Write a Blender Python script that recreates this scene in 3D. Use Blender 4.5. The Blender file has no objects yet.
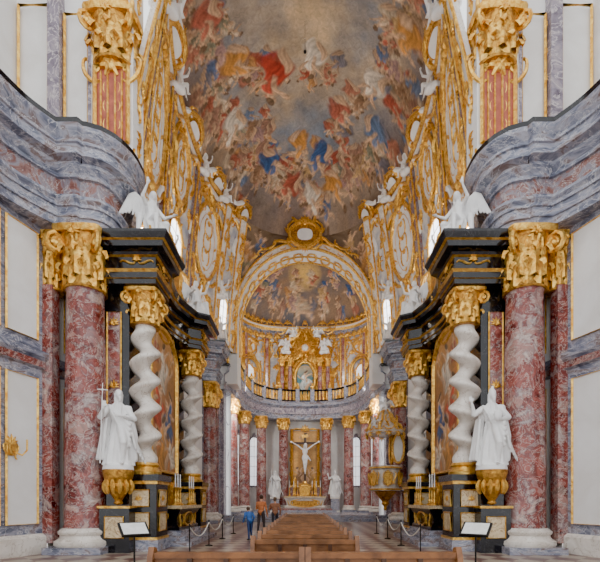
import bpy, math, random
import numpy as np
from math import sin, cos, pi, radians, sqrt
from mathutils import Vector, Matrix
random.seed(7)
V = Vector
def lin(r, g, b):
    f = lambda c: (c/255/12.92) if c/255 <= 0.04045 else ((c/255+0.055)/1.055)**2.4
    return (f(r), f(g), f(b), 1.0)
# ------------------------------------------------------------------ materials
def newmat(name):
    m = bpy.data.materials.new(name); m.use_nodes = True
    nt = m.node_tree; b = nt.nodes['Principled BSDF']
    return m, nt, b
def ramp(nt, fac, stops):
    r = nt.nodes.new('ShaderNodeValToRGB')
    els = r.color_ramp.elements
    while len(els) < len(stops): els.new(0.5)
    for e, (p, c) in zip(els, stops): e.position = p; e.color = c
    nt.links.new(fac, r.inputs['Fac']); return r.outputs['Color']
def noise(nt, vec, scale, detail=5, dist=0.0, rough=0.6, out='Fac'):
    n = nt.nodes.new('ShaderNodeTexNoise'); n.inputs['Scale'].default_value = scale
    n.inputs['Detail'].default_value = detail; n.inputs['Distortion'].default_value = dist
    n.inputs['Roughness'].default_value = rough
    if vec is not None: nt.links.new(vec, n.inputs['Vector'])
    return n.outputs[out]
def pos(nt, sc=(1, 1, 1)):
    g = nt.nodes.new('ShaderNodeNewGeometry'); mp = nt.nodes.new('ShaderNodeMapping')
    mp.inputs['Scale'].default_value = sc
    nt.links.new(g.outputs['Position'], mp.inputs['Vector']); return mp.outputs['Vector']
def mixc(nt, fac, a, b, mode='MIX'):
    m = nt.nodes.new('ShaderNodeMix'); m.data_type = 'RGBA'; m.blend_type = mode
    for s, x in ((m.inputs['Factor'], fac), (m.inputs['A'], a), (m.inputs['B'], b)):
        if hasattr(x, 'is_linked'): nt.links.new(x, s)
        else: s.default_value = x
    return m.outputs['Result']
def bump(nt, b, h, strength=0.3, dist=0.05):
    bp = nt.nodes.new('ShaderNodeBump'); bp.inputs['Strength'].default_value = strength
    bp.inputs['Distance'].default_value = dist
    nt.links.new(h, bp.inputs['Height']); nt.links.new(bp.outputs['Normal'], b.inputs['Normal'])
def marble(name, stops, scale, vein, dist=1.6, rough=0.22, sc=(1, 1, 1), vs=0.7, vw=0.03):
    m, nt, b = newmat(name); p = pos(nt, sc)
    c = ramp(nt, noise(nt, p, scale, 7, dist), stops)
    n2 = noise(nt, p, scale*vs, 8, 2.4)
    mt = nt.nodes.new('ShaderNodeMath'); mt.operation = 'SUBTRACT'; mt.inputs[1].default_value = 0.5
    nt.links.new(n2, mt.inputs[0])
    ab = nt.nodes.new('ShaderNodeMath'); ab.operation = 'ABSOLUTE'; nt.links.new(mt.outputs[0], ab.inputs[0])
    vf = ramp(nt, ab.outputs[0], [(0.0, (1, 1, 1, 1)), (vw, (0, 0, 0, 1))])
    col = mixc(nt, vf, c, vein)
    nt.links.new(col, b.inputs['Base Color']); b.inputs['Roughness'].default_value = rough
    return m
def breccia(name, stops, scale, vein, rough=0.2):
    m, nt, b = newmat(name); p = pos(nt)
    nc = noise(nt, p, scale*.8, 6, .6, 0.6, out='Color')
    vm = nt.nodes.new('ShaderNodeVectorMath'); vm.operation = 'MULTIPLY_ADD'
    vm.inputs[1].default_value = (1.9/scale,)*3
    nt.links.new(nc, vm.inputs[0]); nt.links.new(p, vm.inputs[2])
    vo = nt.nodes.new('ShaderNodeTexVoronoi'); vo.inputs['Scale'].default_value = scale
    nt.links.new(vm.outputs[0], vo.inputs['Vector'])
    sp = nt.nodes.new('ShaderNodeSeparateColor'); nt.links.new(vo.outputs['Color'], sp.inputs['Color'])
    c1 = ramp(nt, sp.outputs['Red'], stops)
    k = len(stops)-1
    c2 = ramp(nt, noise(nt, p, scale*.75, 9, 1.2, 0.62), [(.36+.28*i/k, s[1]) for i, s in enumerate(stops)])
    c = mixc(nt, 0.6, c1, c2)
    ve = nt.nodes.new('ShaderNodeMath'); ve.operation = 'SUBTRACT'; ve.inputs[1].default_value = 0.5
    nt.links.new(noise(nt, p, scale*.7, 9, 2.8, 0.65), ve.inputs[0])
    ab = nt.nodes.new('ShaderNodeMath'); ab.operation = 'ABSOLUTE'; nt.links.new(ve.outputs[0], ab.inputs[0])
    vf = ramp(nt, ab.outputs[0], [(0.0, (.7, .7, .7, 1)), (0.02, (0, 0, 0, 1))])
    nt.links.new(mixc(nt, vf, c, vein), b.inputs['Base Color']); b.inputs['Roughness'].default_value = rough
    return m
def plain(name, c1, c2, scale=2.0, rough=0.6, metal=0.0, bs=0.0, bscale=20, emis=0.0, r0=.35, r1=.65):
    m, nt, b = newmat(name); p = pos(nt)
    col = ramp(nt, noise(nt, p, scale, 5, 0.5), [(r0, c1), (r1, c2)])
    nt.links.new(col, b.inputs['Base Color'])
    b.inputs['Roughness'].default_value = rough; b.inputs['Metallic'].default_value = metal
    if bs > 0: bump(nt, b, noise(nt, p, bscale, 4, 0.6), bs)
    if emis > 0:
        nt.links.new(col, b.inputs['Emission Color']); b.inputs['Emission Strength'].default_value = emis
    return m
RED = breccia('red_marble', [(0.0, lin(72, 26, 26)), (0.2, lin(118, 48, 44)), (0.42, lin(166, 92, 82)), (0.6, lin(112, 52, 50)), (0.75, lin(156, 142, 142)), (1.0, lin(206, 178, 164))], 2.1, lin(214, 200, 190))
FRZ = marble('brown_marble', [(0.32, lin(104, 54, 48)), (0.45, lin(142, 100, 92)), (0.55, lin(136, 132, 142)), (0.68, lin(120, 72, 64))], 1.7, lin(190, 180, 178), vw=0.014)
GREY = marble('grey_marble', [(0.28, lin(70, 74, 92)), (0.42, lin(116, 120, 138)), (0.52, lin(160, 160, 172)), (0.62, lin(122, 102, 98)), (0.75, lin(172, 170, 176))], 1.1, lin(204, 202, 206), sc=(1, 1, 2.4), vw=0.014)
PUR = marble('violet_marble', [(0.30, lin(92, 80, 94)), (0.5, lin(138, 128, 142)), (0.7, lin(174, 162, 164))], 1.6, lin(200, 190, 190))
WM = marble('white_marble', [(0.3, lin(206, 196, 184)), (0.6, lin(234, 227, 218))], 1.6, lin(176, 160, 144), rough=0.3, vw=0.012)
BLK = marble('black_marble', [(0.3, lin(14, 14, 17)), (0.7, lin(30, 29, 34))], 1.5, lin(84, 82, 84), rough=0.12, vw=0.005)
CREAM = marble('cream_marble', [(0.3, lin(196, 172, 130)), (0.7, lin(226, 206, 168))], 3.0, lin(150, 110, 70))
GOLD = plain('gilding', lin(206, 140, 42), lin(255, 214, 116), 7, 0.28, 0.76, 0.6, 11)
GOLD2 = plain('gilding_dark', lin(144, 92, 28), lin(228, 172, 78), 6, 0.36, 0.7, 0.7, 9)
LAC = plain('red_lacquer', lin(150, 64, 44), lin(188, 98, 70), 3, 0.4)
PLA = plain('white_plaster', lin(226, 223, 219), lin(238, 237, 235), 0.8, 0.75, 0, 0.1, 6)
PLB = plain('upper_stucco', lin(158, 162, 178), lin(232, 225, 214), 1.3, 0.7, 0, 0.2, 4)
PLC = plain('blue_stucco', lin(124, 138, 166), lin(178, 184, 196), 1.5, 0.7, 0, 0.2, 4)
STA = plain('stucco_white', lin(228, 227, 226), lin(242, 241, 239), 2, 0.45)
WOOD = plain('pew_wood', lin(98, 60, 32), lin(146, 96, 56), 3, 0.42, 0, 0.1, 30)
DWOOD = plain('dark_wood', lin(54, 32, 20), lin(78, 48, 30), 3, 0.4)
IRON = plain('iron', lin(28, 26, 26), lin(44, 42, 40), 3, 0.4, 0.5)
ROPE = plain('rope', lin(205, 200, 190), lin(225, 220, 210), 8, 0.8)
WIN = plain('window_glass', lin(236, 243, 255), lin(255, 255, 255), 0.6, 0.5, 0, 0, 1, 4.5)
WIN2 = plain('choir_window_glass', lin(216, 222, 232), lin(240, 240, 240), 0.6, 0.5, 0, 0, 1, 1.3)
PAPER = plain('paper', lin(215, 215, 210), lin(235, 235, 232), 8, 0.5)
def fresco_mat(name, rough=0.8):
    m, nt, b = newmat(name)
    a = nt.nodes.new('ShaderNodeAttribute'); a.attribute_name = 'Col'
    n = ramp(nt, noise(nt, pos(nt), 4, 7, 1.5), [(0.3, (0.74, 0.73, 0.72, 1)), (0.7, (1.18, 1.15, 1.1, 1))])
    nt.links.new(mixc(nt, 1.0, a.outputs['Color'], n, 'MULTIPLY'), b.inputs['Base Color'])
    b.inputs['Roughness'].default_value = rough; return m
FRES = fresco_mat('fresco_paint'); OIL = fresco_mat('oil_paint', 0.5)
def floor_mat():
    m, nt, b = newmat('floor_tiles'); p = pos(nt)
    mp = nt.nodes.new('ShaderNodeMapping'); mp.inputs['Rotation'].default_value = (0, 0, pi/4)
    mp.inputs['Location'].default_value = (0, 0, 0.37)
    nt.links.new(p, mp.inputs['Vector'])
    ch = nt.nodes.new('ShaderNodeTexChecker'); ch.inputs['Scale'].default_value = 1.7
    ch.inputs['Color1'].default_value = lin(176, 162, 144); ch.inputs['Color2'].default_value = lin(112, 78, 70)
    nt.links.new(mp.outputs['Vector'], ch.inputs['Vector'])
    n = ramp(nt, noise(nt, p, 3, 5, 1), [(0.3, (0.75, 0.75, 0.75, 1)), (0.7, (1.1, 1.1, 1.1, 1))])
    nt.links.new(mixc(nt, 1.0, ch.outputs['Color'], n, 'MULTIPLY'), b.inputs['Base Color'])
    b.inputs['Roughness'].default_value = 0.3; return m
FLOOR = floor_mat()
# ------------------------------------------------------------------ mesh builder
class MB:
    def __init__(s): s.v = []; s.f = []; s.m = []
    def add(s, vs, fs, mat):
        o = len(s.v); s.v.extend([tuple(p) for p in vs])
        for f in fs: s.f.append(tuple(i+o for i in f)); s.m.append(mat)
    def box(s, x0, x1, y0, y1, z0, z1, mat):
        s.add([(x0,y0,z0),(x1,y0,z0),(x1,y1,z0),(x0,y1,z0),(x0,y0,z1),(x1,y0,z1),(x1,y1,z1),(x0,y1,z1)],
              [(0,3,2,1),(4,5,6,7),(0,1,5,4),(1,2,6,5),(2,3,7,6),(3,0,4,7)], mat)
    def grid(s, rows, mat, cu=False, cv=False):
        n = len(rows); k = len(rows[0]); vs = [p for r in rows for p in r]; fs = []
        for i in range(n if cu else n-1):
            for j in range(k if cv else k-1):
                fs.append((i*k+j, i*k+(j+1) % k, ((i+1) % n)*k+(j+1) % k, ((i+1) % n)*k+j))
        s.add(vs, fs, mat)
    def tube(s, pts, rads, mat, n=6, closed=False, nrm=None, flat=1.0):
        pts = [V(p) for p in pts]; k = len(pts)
        if not hasattr(rads, '__len__'): rads = [rads]*k
        rows = []; prev = None
        for i in range(k):
            a = pts[(i-1) % k] if (closed or i > 0) else pts[i]
            b = pts[(i+1) % k] if (closed or i < k-1) else pts[i]
            t = (b-a)
            if t.length < 1e-9: t = V((0, 0, 1))
            t.normalize()
            ref = nrm if nrm is not None else (prev if prev is not None else (V((0,0,1)) if abs(t.z) < 0.9 else V((1,0,0))))
            e = ref - t*ref.dot(t)
            if e.length < 1e-6: e = t.orthogonal()
            e.normalize(); prev = e; w = t.cross(e)
            rows.append([pts[i]+(e*cos(2*pi*j/n)*flat+w*sin(2*pi*j/n))*rads[i] for j in range(n)])
        o = len(s.v)
        s.grid(rows, mat, cu=closed, cv=True)
        if not closed:
            s.f.append(tuple(o+j for j in reversed(range(n)))); s.m.append(mat)
            s.f.append(tuple(o+(k-1)*n+j for j in range(n))); s.m.append(mat)
    def lathe(s, prof, n, cx, cy, mat, fn=None):
        rows = []
        for (r, z) in prof:
            row = []
            for j in range(n):
                a = 2*pi*j/n; rr = r*(fn(a, z) if fn else 1)
                row.append((cx+rr*cos(a), cy+rr*sin(a), z))
            rows.append(row)
        o = len(s.v); s.grid(rows, mat, cv=True)
        s.f.append(tuple(o+j for j in reversed(range(n)))); s.m.append(mat)
        s.f.append(tuple(o+(len(prof)-1)*n+j for j in range(n))); s.m.append(mat)
    def ell(s, c, r, mat, nu=10, nv=7):
        if not hasattr(r, '__len__'): r = (r, r, r)
        vs = []; fs = []
        for i in range(1, nv):
            th = pi*i/nv
            for j in range(nu):
                a = 2*pi*j/nu; vs.append(V((r[0]*sin(th)*cos(a), r[1]*sin(th)*sin(a), r[2]*cos(th))))
        vs += [V((0,0,r[2])), V((0,0,-r[2]))]; T = len(vs)-2
        for i in range(nv-2):
            for j in range(nu): fs.append((i*nu+j, (i+1)*nu+j, (i+1)*nu+(j+1) % nu, i*nu+(j+1) % nu))
        for j in range(nu):
            fs.append((T, j, (j+1) % nu)); fs.append((T+1, (nv-2)*nu+(j+1) % nu, (nv-2)*nu+j))
        s.add([p+V(c) for p in vs], fs, mat)
    def build(s, name, loc=None, parent=None, scale=None, rotz=0, col=None, smooth=True, sharp=42):
        me = bpy.data.meshes.new(name+'_mesh')
        used = []
        for m in s.m:
            if m not in used: used.append(m)
        me.from_pydata(s.v, [], s.f)
        for m in used: me.materials.append(m)
        ix = {m: i for i, m in enumerate(used)}
        me.polygons.foreach_set('material_index', [ix[m] for m in s.m])
        if col is not None:
            ca = me.color_attributes.new('Col', 'FLOAT_COLOR', 'POINT')
            ca.data.foreach_set('color', np.asarray(col, dtype=np.float32).ravel())
        if smooth:
            me.shade_smooth()
            try: me.set_sharp_from_angle(angle=radians(sharp))
            except Exception: pass
        me.update()
        return inst(me, name, loc, parent, scale, rotz)
def inst(me, name, loc=None, parent=None, scale=None, rotz=0):
    o = bpy.data.objects.new(name, me); bpy.context.scene.collection.objects.link(o)
    if loc: o.location = loc
    if scale is not None: o.scale = scale if hasattr(scale, '__len__') else (scale,)*3
    o.rotation_euler = (0, 0, rotz)
    if parent: o.parent = parent
    return o
def both(mb, name, **k):
    a = mb.build(name, **k); b = inst(a.data, name, scale=(-1, 1, 1)); return a, b
def sweep(mb, path, prof, mats, closed=False):
    n = len(path); offs = []
    for i in range(n):
        def seg(a, b):
            d = V((b[0]-a[0], b[1]-a[1])); d.normalize(); return V((d.y, -d.x))
        n1 = seg(path[i-1], path[i]) if (i > 0 or closed) else None
        n2 = seg(path[i], path[(i+1) % n]) if (i < n-1 or closed) else None
        if n1 is None: m = n2
        elif n2 is None: m = n1
        else:
            m = n1+n2
            if m.length < 1e-6: m = n1.copy()
            m.normalize(); c = max(0.6, m.dot(n1)); m = m/c
        offs.append(m)
    for j in range(len(prof)-1):
        mt = mats[j] if isinstance(mats, (list, tuple)) else mats
        r0 = [(path[i][0]+offs[i].x*prof[j][0], path[i][1]+offs[i].y*prof[j][0], prof[j][1]) for i in range(n)]
        r1 = [(path[i][0]+offs[i].x*prof[j+1][0], path[i][1]+offs[i].y*prof[j+1][0], prof[j+1][1]) for i in range(n)]
        if closed: r0.append(r0[0]); r1.append(r1[0])
        mb.grid([r0, r1], mt)
def catmull(P, k=6):
    out = []; n = len(P)
    for i in range(n-1):
        p0 = P[max(i-1, 0)]; p1 = P[i]; p2 = P[i+1]; p3 = P[min(i+2, n-1)]
        for j in range(k):
            t = j/k
            out.append(tuple(0.5*((2*b)+(-a+c)*t+(2*a-5*b+4*c-d)*t*t+(-a+3*b-3*c+d)*t**3) for a, b, c, d in zip(p0, p1, p2, p3)))
    out.append(tuple(P[-1])); return out
# ------------------------------------------------------------------ ornament
def planeM(o, U, Vv, N):
    o = V(o); U = V(U).normalized(); Vv = V(Vv).normalized(); N = V(N).normalized()
    def M(u, v, h=0.0): return o+U*u+Vv*v+N*h
    return M
def surfM(S, a0, b0, hh=0.0):
    e = 1e-3; p = S(a0, b0); la = (S(a0+e, b0)-p).length/e; lb = (S(a0, b0+e)-p).length/e
    def M(u, v, h=0.0):
        h += hh
        a = a0+u/la; b = b0+v/lb; P = S(a, b)
        if abs(h) < 1e-6: return P
        n = (S(a+e, b)-P).cross(S(a, b+e)-P)
        if n.length < 1e-12: n = V((1, 0, 0))
        n.normalize(); return P+n*h
    return M
def _tmpl(kind):
    n = 26; th = 0; x = y = 0; pts = []
    for i in range(n):
        t = i/(n-1); w = abs(2*t-1)
        c = 1.6+17*w**4
        if kind == 'S' and t < 0.5: c = -c
        pts.append((x, y)); th += c/(n-1)*1.25
        st = 1-0.75*w**2
        x += cos(th)*st; y += sin(th)*st
    mx = sum(p[0] for p in pts)/n; my = sum(p[1] for p in pts)/n
    R = max(math.hypot(p[0]-mx, p[1]-my) for p in pts)
    dx, dy = pts[-1][0]-pts[0][0], pts[-1][1]-pts[0][1]; a = -math.atan2(dy, dx)
    return [(((p[0]-mx)*cos(a)-(p[1]-my)*sin(a))/R, ((p[0]-mx)*sin(a)+(p[1]-my)*cos(a))/R) for p in pts]
TC = _tmpl('C'); TS = _tmpl('S')
def scroll(mb, M, u, v, s, ang=0, kind='C', flip=1, th=None, mat=None):
    mat = mat or GOLD; th = th or s*0.14; T = TC if kind == 'C' else TS; ca, sa = cos(ang), sin(ang)
    pts = []; rad = []; n = len(T)
    for i, (x, y) in enumerate(T):
        y *= flip; t = i/(n-1)
        pts.append(M(u+(x*ca-y*sa)*s, v+(x*sa+y*ca)*s, th*0.6))
        rad.append(th*(0.45+0.65*sin(pi*t)+(0.5 if (i < 2 or i > n-3) else 0)))
    mb.tube(pts, rad, mat, 5)
def leaf(mb, M, u, v, ang, L, w, mat=None, bend=0.5):
    mat = mat or GOLD; pts = []; rad = []; a = ang; x, y = u, v
    for i in range(6):
        t = i/5; pts.append(M(x, y, 0.02+w*0.9*sin(pi*min(1, t*1.1))))
        rad.append(w*max(0.12, sin(pi*(0.12+0.86*t))))
        x += cos(a)*L/5; y += sin(a)*L/5; a += bend/5
    mb.tube(pts, rad, mat, 5)
def shell(mb, M, u, v, ang, s, mat=None, k=7):
    for i in range(k):
        q = (i-(k-1)/2)/((k-1)/2)
        leaf(mb, M, u, v, ang+q*1.25, s*(1-0.3*abs(q)), s*0.13, mat, q*0.7)
    mb.ell(M(u, v, s*0.12), s*0.18, mat or GOLD, 7, 5)
def acanth(mb, M, u, v, ang, s, mat=None):
    scroll(mb, M, u, v, s, ang, 'S', random.choice((-1, 1)), mat=mat)
    for i in range(6):
        t = (i-2.5)/2.6*s*.8
        leaf(mb, M, u+cos(ang)*t, v+sin(ang)*t, ang+(1 if i % 2 else -1)*1.0, s*.5, s*.09, mat, .7)
def cartouche(mb, M, u, v, w, h, th=0.09, mat=None, n=40, p=2.6, sc=1.0):
    pts = []
    for i in range(n):
        a = 2*pi*i/n; c, s = cos(a), sin(a)
        r = 1+0.05*cos(4*a)
        pts.append(M(u+w/2*r*math.copysign(abs(c)**(2/p), c), v+h/2*r*math.copysign(abs(s)**(2/p), s), th*0.7))
    mb.tube(pts, th, mat or GOLD, 6, closed=True)
    k = min(w, h)*0.24*sc
    for sx in (-1, 1):
        for sy in (-1, 1):
            scroll(mb, M, u+sx*w*0.46, v+sy*h*0.42, k, sy*sx*-pi/4, 'C', -sy, mat=mat)
            scroll(mb, M, u+sx*w*0.55, v+sy*h*0.2, k*0.8, pi/2, 'S', sx*sy, mat=mat)
        leaf(mb, M, u+sx*w*0.5, v, pi/2+sx*-0.9, k*1.3, k*0.2, mat, sx*0.6)
    shell(mb, M, u, v+h*0.5, pi/2, k*1.2, mat); shell(mb, M, u, v-h*0.5, -pi/2, k*0.9, mat)
def frame(mb, M, u0, u1, v0, v1, th=0.05, mat=None):
    mb.tube([M(u0,v0,th),M(u1,v0,th),M(u1,v1,th),M(u0,v1,th)], th, mat or GOLD, 4, closed=True)
def plate(mb, M, u, v, w, h, mat, off=0.02, n=24, p=2.6, k=3):
    rows = []
    for j in range(k+1):
        q = j/k; row = []
        for i in range(n):
            a = 2*pi*i/n; c, s = cos(a), sin(a)
            row.append(M(u+q*w/2*math.copysign(abs(c)**(2/p), c), v+q*h/2*math.copysign(abs(s)**(2/p), s), off))
        rows.append(row)
    mb.grid(rows, mat, cv=True)
def archwin(M, w, h, glass=None, fr=None, th=0.07):
    glass = glass or WIN; fr = fr or GOLD
    mb = MB(); pts = []
    for i in range(13):
        a = pi*i/12; pts.append((cos(a)*w/2, h-w/2+sin(a)*w/2))
    pts = [(w/2, 0)]+pts+[(-w/2, 0)]
    mb.grid([[M(x, y, 0.03) for x, y in pts], [M(x*0.02, min(y, h-w/2), 0.03) for x, y in pts]], glass)
    mb.tube([M(x, y, 0.06) for x, y in pts], th, fr, 6)
    mb.tube([M(-w/2, 0, .06), M(w/2, 0, .06)], th, fr, 6)
    mb.tube([M(0, 0, .05), M(0, h, .05)], 0.03, WM, 4)
    for q in (0.2, 0.4, 0.6, 0.8): mb.tube([M(-w/2, h*q, .05), M(w/2, h*q, .05)], 0.025, WM, 4)
    shell(mb, M, 0, h+0.05, pi/2, w*0.35, fr)
    for s in (-1, 1):
        scroll(mb, M, s*w*0.5, h*0.93, w*0.3, -s*pi/4, 'C', 1, mat=fr); scroll(mb, M, s*w*0.62, h*0.45, w*0.28, pi/2, 'S', s, mat=fr)
        scroll(mb, M, s*w*0.5, -0.05, w*0.28, 0, 'C', -1, mat=fr)
    return mb
# ------------------------------------------------------------------ order
def capital(mb, cx, cy, z0, z1, r, mat=None):
    mat = mat or GOLD
    h = z1-z0
    mb.lathe([(r*1.12,z0),(r*1.18,z0+h*.03),(r*1.02,z0+h*.06),(r*.98,z0+h*.3),(r*1.05,z0+h*.6),(r*1.3,z0+h*.85),(r*1.3,z0+h*.9)], 20, cx, cy, GOLD2)
    for row, (zb, hl, k, of) in enumerate(((z0+h*.04, h*.4, 10, 0), (z0+h*.2, h*.5, 10, pi/10))):
        for i in range(k):
            phi = 2*pi*i/k+of; rows = []
            for a in range(13):
                s = a/12; zz = zb+hl*sin(min(s*1.25, 1.25)*pi/2.2); rr = r*(1.06+0.06*row+0.66*max(0, s-.45)**1.4*1.3)
                if s > .85: zz -= hl*(s-.85)*1.6
                w = 0.36*(0.75+0.35*sin(pi*s))*(1-0.75*max(0, s-.6)/.4)*(1+0.28*cos(a*pi))
                rows.append([(cx+(rr+r*0.12*(1-abs(q)))*cos(phi+q*w*.8), cy+(rr+r*0.12*(1-abs(q)))*sin(phi+q*w*.8), zz-abs(q)*h*.04) for q in (-1,-.5,0,.5,1)])
            mb.grid(rows, mat)
    for i in range(4):
        phi = pi/4+i*pi/2; d = V((cos(phi), sin(phi), 0)); pts = []; rad = []
        for a in range(20):
            t = a/19
            if t < .35:
                q = t/.35; x = r*(0.95+.55*q*q); z = z0+h*(.5+.38*q)
            else:
                q = (t-.35)/.65; an = pi/2-q*2*pi*1.3; R = h*.18*(1-.72*q); x = r*1.5+R*cos(an); z = z0+h*.71+R*sin(an)
            pts.append(V((cx, cy, z))+d*x); rad.append(h*.05*(1-.25*t))
        mb.tube(pts, rad, mat, 6)
        mb.ell(V((cx, cy, z0+h*.71))+d*r*1.5, h*.07, mat, 8, 6)
        for sd in (-1, 1):
            e = V((-d.y, d.x, 0))*sd
            mb.tube([V((cx,cy,z0+h*.55))+d*r*1.0+e*r*.2, V((cx,cy,z0+h*.8))+d*r*1.05+e*r*.5, V((cx,cy,z0+h*.84))+d*r*.95+e*r*.75, V((cx,cy,z0+h*.74))+d*r*.9+e*r*.72], [h*.03,h*.04,h*.05,h*.03], mat, 5)
        ph2 = i*pi/2; Mq = planeM((cx+cos(ph2)*r*1.3, cy+sin(ph2)*r*1.3, z0+h*.84), (-sin(ph2),cos(ph2),0), (0,0,1), (cos(ph2),sin(ph2),0))
        shell(mb, Mq, 0, 0, pi/2, h*.17)
    rows = []
    for zz, kf in ((z1-h*.1, 1.0), (z1-h*.06, 1.06), (z1, 1.08)):
        row = []
        for i in range(4):
            a0 = pi/4+i*pi/2
            for q in (0.04, .25, .5, .75, .96):
                a = a0+q*pi/2; k2 = 1.66-0.38*sin(pi*q)
                row.append((cx+r*k2*kf*cos(a), cy+r*k2*kf*sin(a), zz))
        rows.append(row)
    o = len(mb.v); mb.grid(rows, mat, cv=True)
    mb.f.append(tuple(range(o, o+20))[::-1]); mb.m.append(mat)
    mb.f.append(tuple(range(o+40, o+60))); mb.m.append(mat)
def column(mb, cx, cy, z0, zc, z1, r, mat=None):
    mat = mat or RED; p = 1.42*r
    mb.box(cx-p, cx+p, cy-p, cy+p, z0, z0+0.34*r, GREY)
    b = z0+0.34*r
    mb.lathe([(1.4*r,b),(1.46*r,b+.1*r),(1.44*r,b+.26*r),(1.28*r,b+.36*r),(1.2*r,b+.45*r),(1.18*r,b+.55*r),(1.26*r,b+.62*r),(1.28*r,b+.74*r),(1.16*r,b+.84*r),(1.06*r,b+.92*r)], 32, cx, cy, WM)
    mb.lathe([(1.06*r,b+.9*r),(r,b+1.1*r),(r,b+(zc-b)*.33),(r*.95,b+(zc-b)*.7),(r*.88,zc-.05),(r*.93,zc)], 32, cx, cy, mat)
    capital(mb, cx, cy, zc, z1, r*.9)
# ------------------------------------------------------------------ painting
def paint(PX, PY, col, figs, alpha=1.0):
    for (x, y, s, ang, robe, skin, fl) in figs:
        idx = np.where((abs(PX-x) < 1.3*s) & (abs(PY-y) < 1.3*s))[0]
        if len(idx) == 0: continue
        px = PX[idx]-x; py = PY[idx]-y
        px = px+0.07*s*np.sin(py*9/s+x*3); py = py+0.07*s*np.sin(px*8/s+y*2)
        ca, sa = cos(ang), sin(ang); lx = (px*ca+py*sa)/s*fl; ly = (-px*sa+py*ca)/s
        robe = np.array(robe); skin = np.array(skin); dark = robe*0.5
        comps = [(-.05,-.28,.42,.22,.5,dark),(.08,-.22,.34,.22,-.3,robe),(-.12,-.42,.16,.34,.3,robe*.85),(.2,-.5,.12,.3,-.4,skin*.8),
                 (0,.08,.17,.27,.15,skin),(-.08,.05,.12,.26,-.3,robe*1.15),(.26,.2,.24,.06,.6,skin),(-.26,.12,.22,.06,-.5,skin*.85),
                 (.02,.44,.1,.125,0,skin*1.05),(.0,.5,.11,.085,.2,np.array([.14,.08,.045]))]
        c = col[idx]
        for (ox, oy, rx, ry, ro, cc) in comps:
            a, b = cos(ro), sin(ro); ex = ((lx-ox)*a+(ly-oy)*b)/rx; ey = (-(lx-ox)*b+(ly-oy)*a)/ry
            d = np.sqrt(ex*ex+ey*ey); mk = np.clip((1.15-d)/.3, 0, 1)[:, None]*alpha
            sh = np.clip(0.92-0.26*ex+0.2*ey+0.17*np.sin(7*ex+4*ey+x*5), .35, 1.4)[:, None]
            c = c*(1-mk)+mk*np.clip(cc[None, :]*sh, 0, 1)
        col[idx] = c
L3 = lambda r, g, b: lin(r, g, b)[:3]
ROBES = [L3(176,98,76), L3(200,146,88), L3(112,130,160), L3(164,122,102), L3(136,134,112), L3(216,194,164), L3(172,138,134), L3(200,164,112), L3(126,122,132), L3(186,120,96), L3(208,188,162), L3(150,114,86), L3(180,86,66), L3(94,114,152)]
SKIN = L3(222,184,148)
def fbm(x, y, sd, f=.35):
    r = np.random.RandomState(sd); o = np.zeros_like(x); amp = 1
    for k in range(5):
        for _ in range(3):
            a = r.rand()*6.28; ph = r.rand()*6.28
            o += amp*np.sin((x*cos(a)+y*sin(a))*f*2+ph+1.5*np.sin((y*cos(a)-x*sin(a))*f*1.7+ph*2))
        amp *= .6; f *= 1.9
    return o/5.0
# ================================================================== SHELL
def spow(c, p): return math.copysign(abs(c)**p, c)
ZE = 12.3
DC = 21.8; DA = 6.1; DB = 9.6; DZ = 20.8; DN = 2/2.3
def rim(phi): return V((-DA*spow(cos(phi), DN), DC+DB*spow(sin(phi), DN), DZ))
def S(t, v):
    Y = 14.4+17*t
    X = -(6.2+0.9*sin(pi*min(max(t, 0)/.9, 1))) if t < .9 else -(6.2-0.8*(t-.9)/.1)
    R = rim(radians(-50+100*t)); w = max(v, 0)**1.6
    return V((X+(R.x-X)*w, Y+(R.y-Y)*w, ZE+(DZ-ZE)*v))
mb = MB(); mb.box(-14, 14, -8, 46, -0.3, 0, FLOOR); mb.build('floor', smooth=False)
mb = MB()
for i, (y, z) in enumerate(((31.4, .15), (31.8, .3), (32.2, .45))): mb.box(-6.6, 6.6, y, 46, z-.15 if i else 0.001, z, GREY)
mb.build('choir_steps', smooth=False)
wall = [(-9.2,7.5),(-8.6,10),(-8.3,11.7),(-7.9,13.0),(-7.9,13.9),(-7.3,14.5),(-6.95,15),(-7.2,17),(-7.4,20),(-7.4,24),(-7.2,27),(-6.95,29),(-6.9,31.5),(-6.3,31.8),(-6.3,33.2)]
mb = MB()
sweep(mb, wall[:4], [(.12,0),(.12,.5),(.02,.6),(0,.6),(0,9.9)], [WM,WM,WM,GREY])
sweep(mb, wall[3:12], [(.12,0),(.12,.5),(.02,.6),(0,.6),(0,9.9)], [WM,WM,WM,PLA])
sweep(mb, wall[11:], [(.12,0),(.12,.5),(.02,.6),(0,.6),(0,9.9)], [WM,WM,WM,GREY])
sweep(mb, wall[:7], [(0,5.5),(.12,5.55),(.12,5.75),(.2,5.85),(.2,6.0),(0,6.1)], [GREY,RED,GREY,GREY,GREY])
a = V((-8.3,11.7,0)); b = V((-7.9,13.0,0)); d = (b-a).normalized(); nn = V((d.y,-d.x,0))
M = planeM(a, d, (0,0,1), nn)
for (u0, u1) in ((-2.6,-1.35),(-1.1,-.05),(.15,1.12)):
    for (z0, z1) in ((.9,5.2),(6.35,9.5)):
        mb.grid([[M(u0,z0,.03),M(u1,z0,.03)],[M(u0,z1,.03),M(u1,z1,.03)]], PLA); frame(mb, M, u0, u1, z0, z1, .04)
M2 = planeM((-7.9,13.9,0), (.7,.7,0), (0,0,1), (.7,-.7,0))
for (z0, z1) in ((.9,5.2),(6.35,9.4)): frame(mb, M2, .1, .75, z0, z1, .03)
mb.box(-8.0,-7.62,12.95,13.35,.3,8.1,RED); capital(mb,-7.82,13.3,8.0,9.72,.3)
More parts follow.
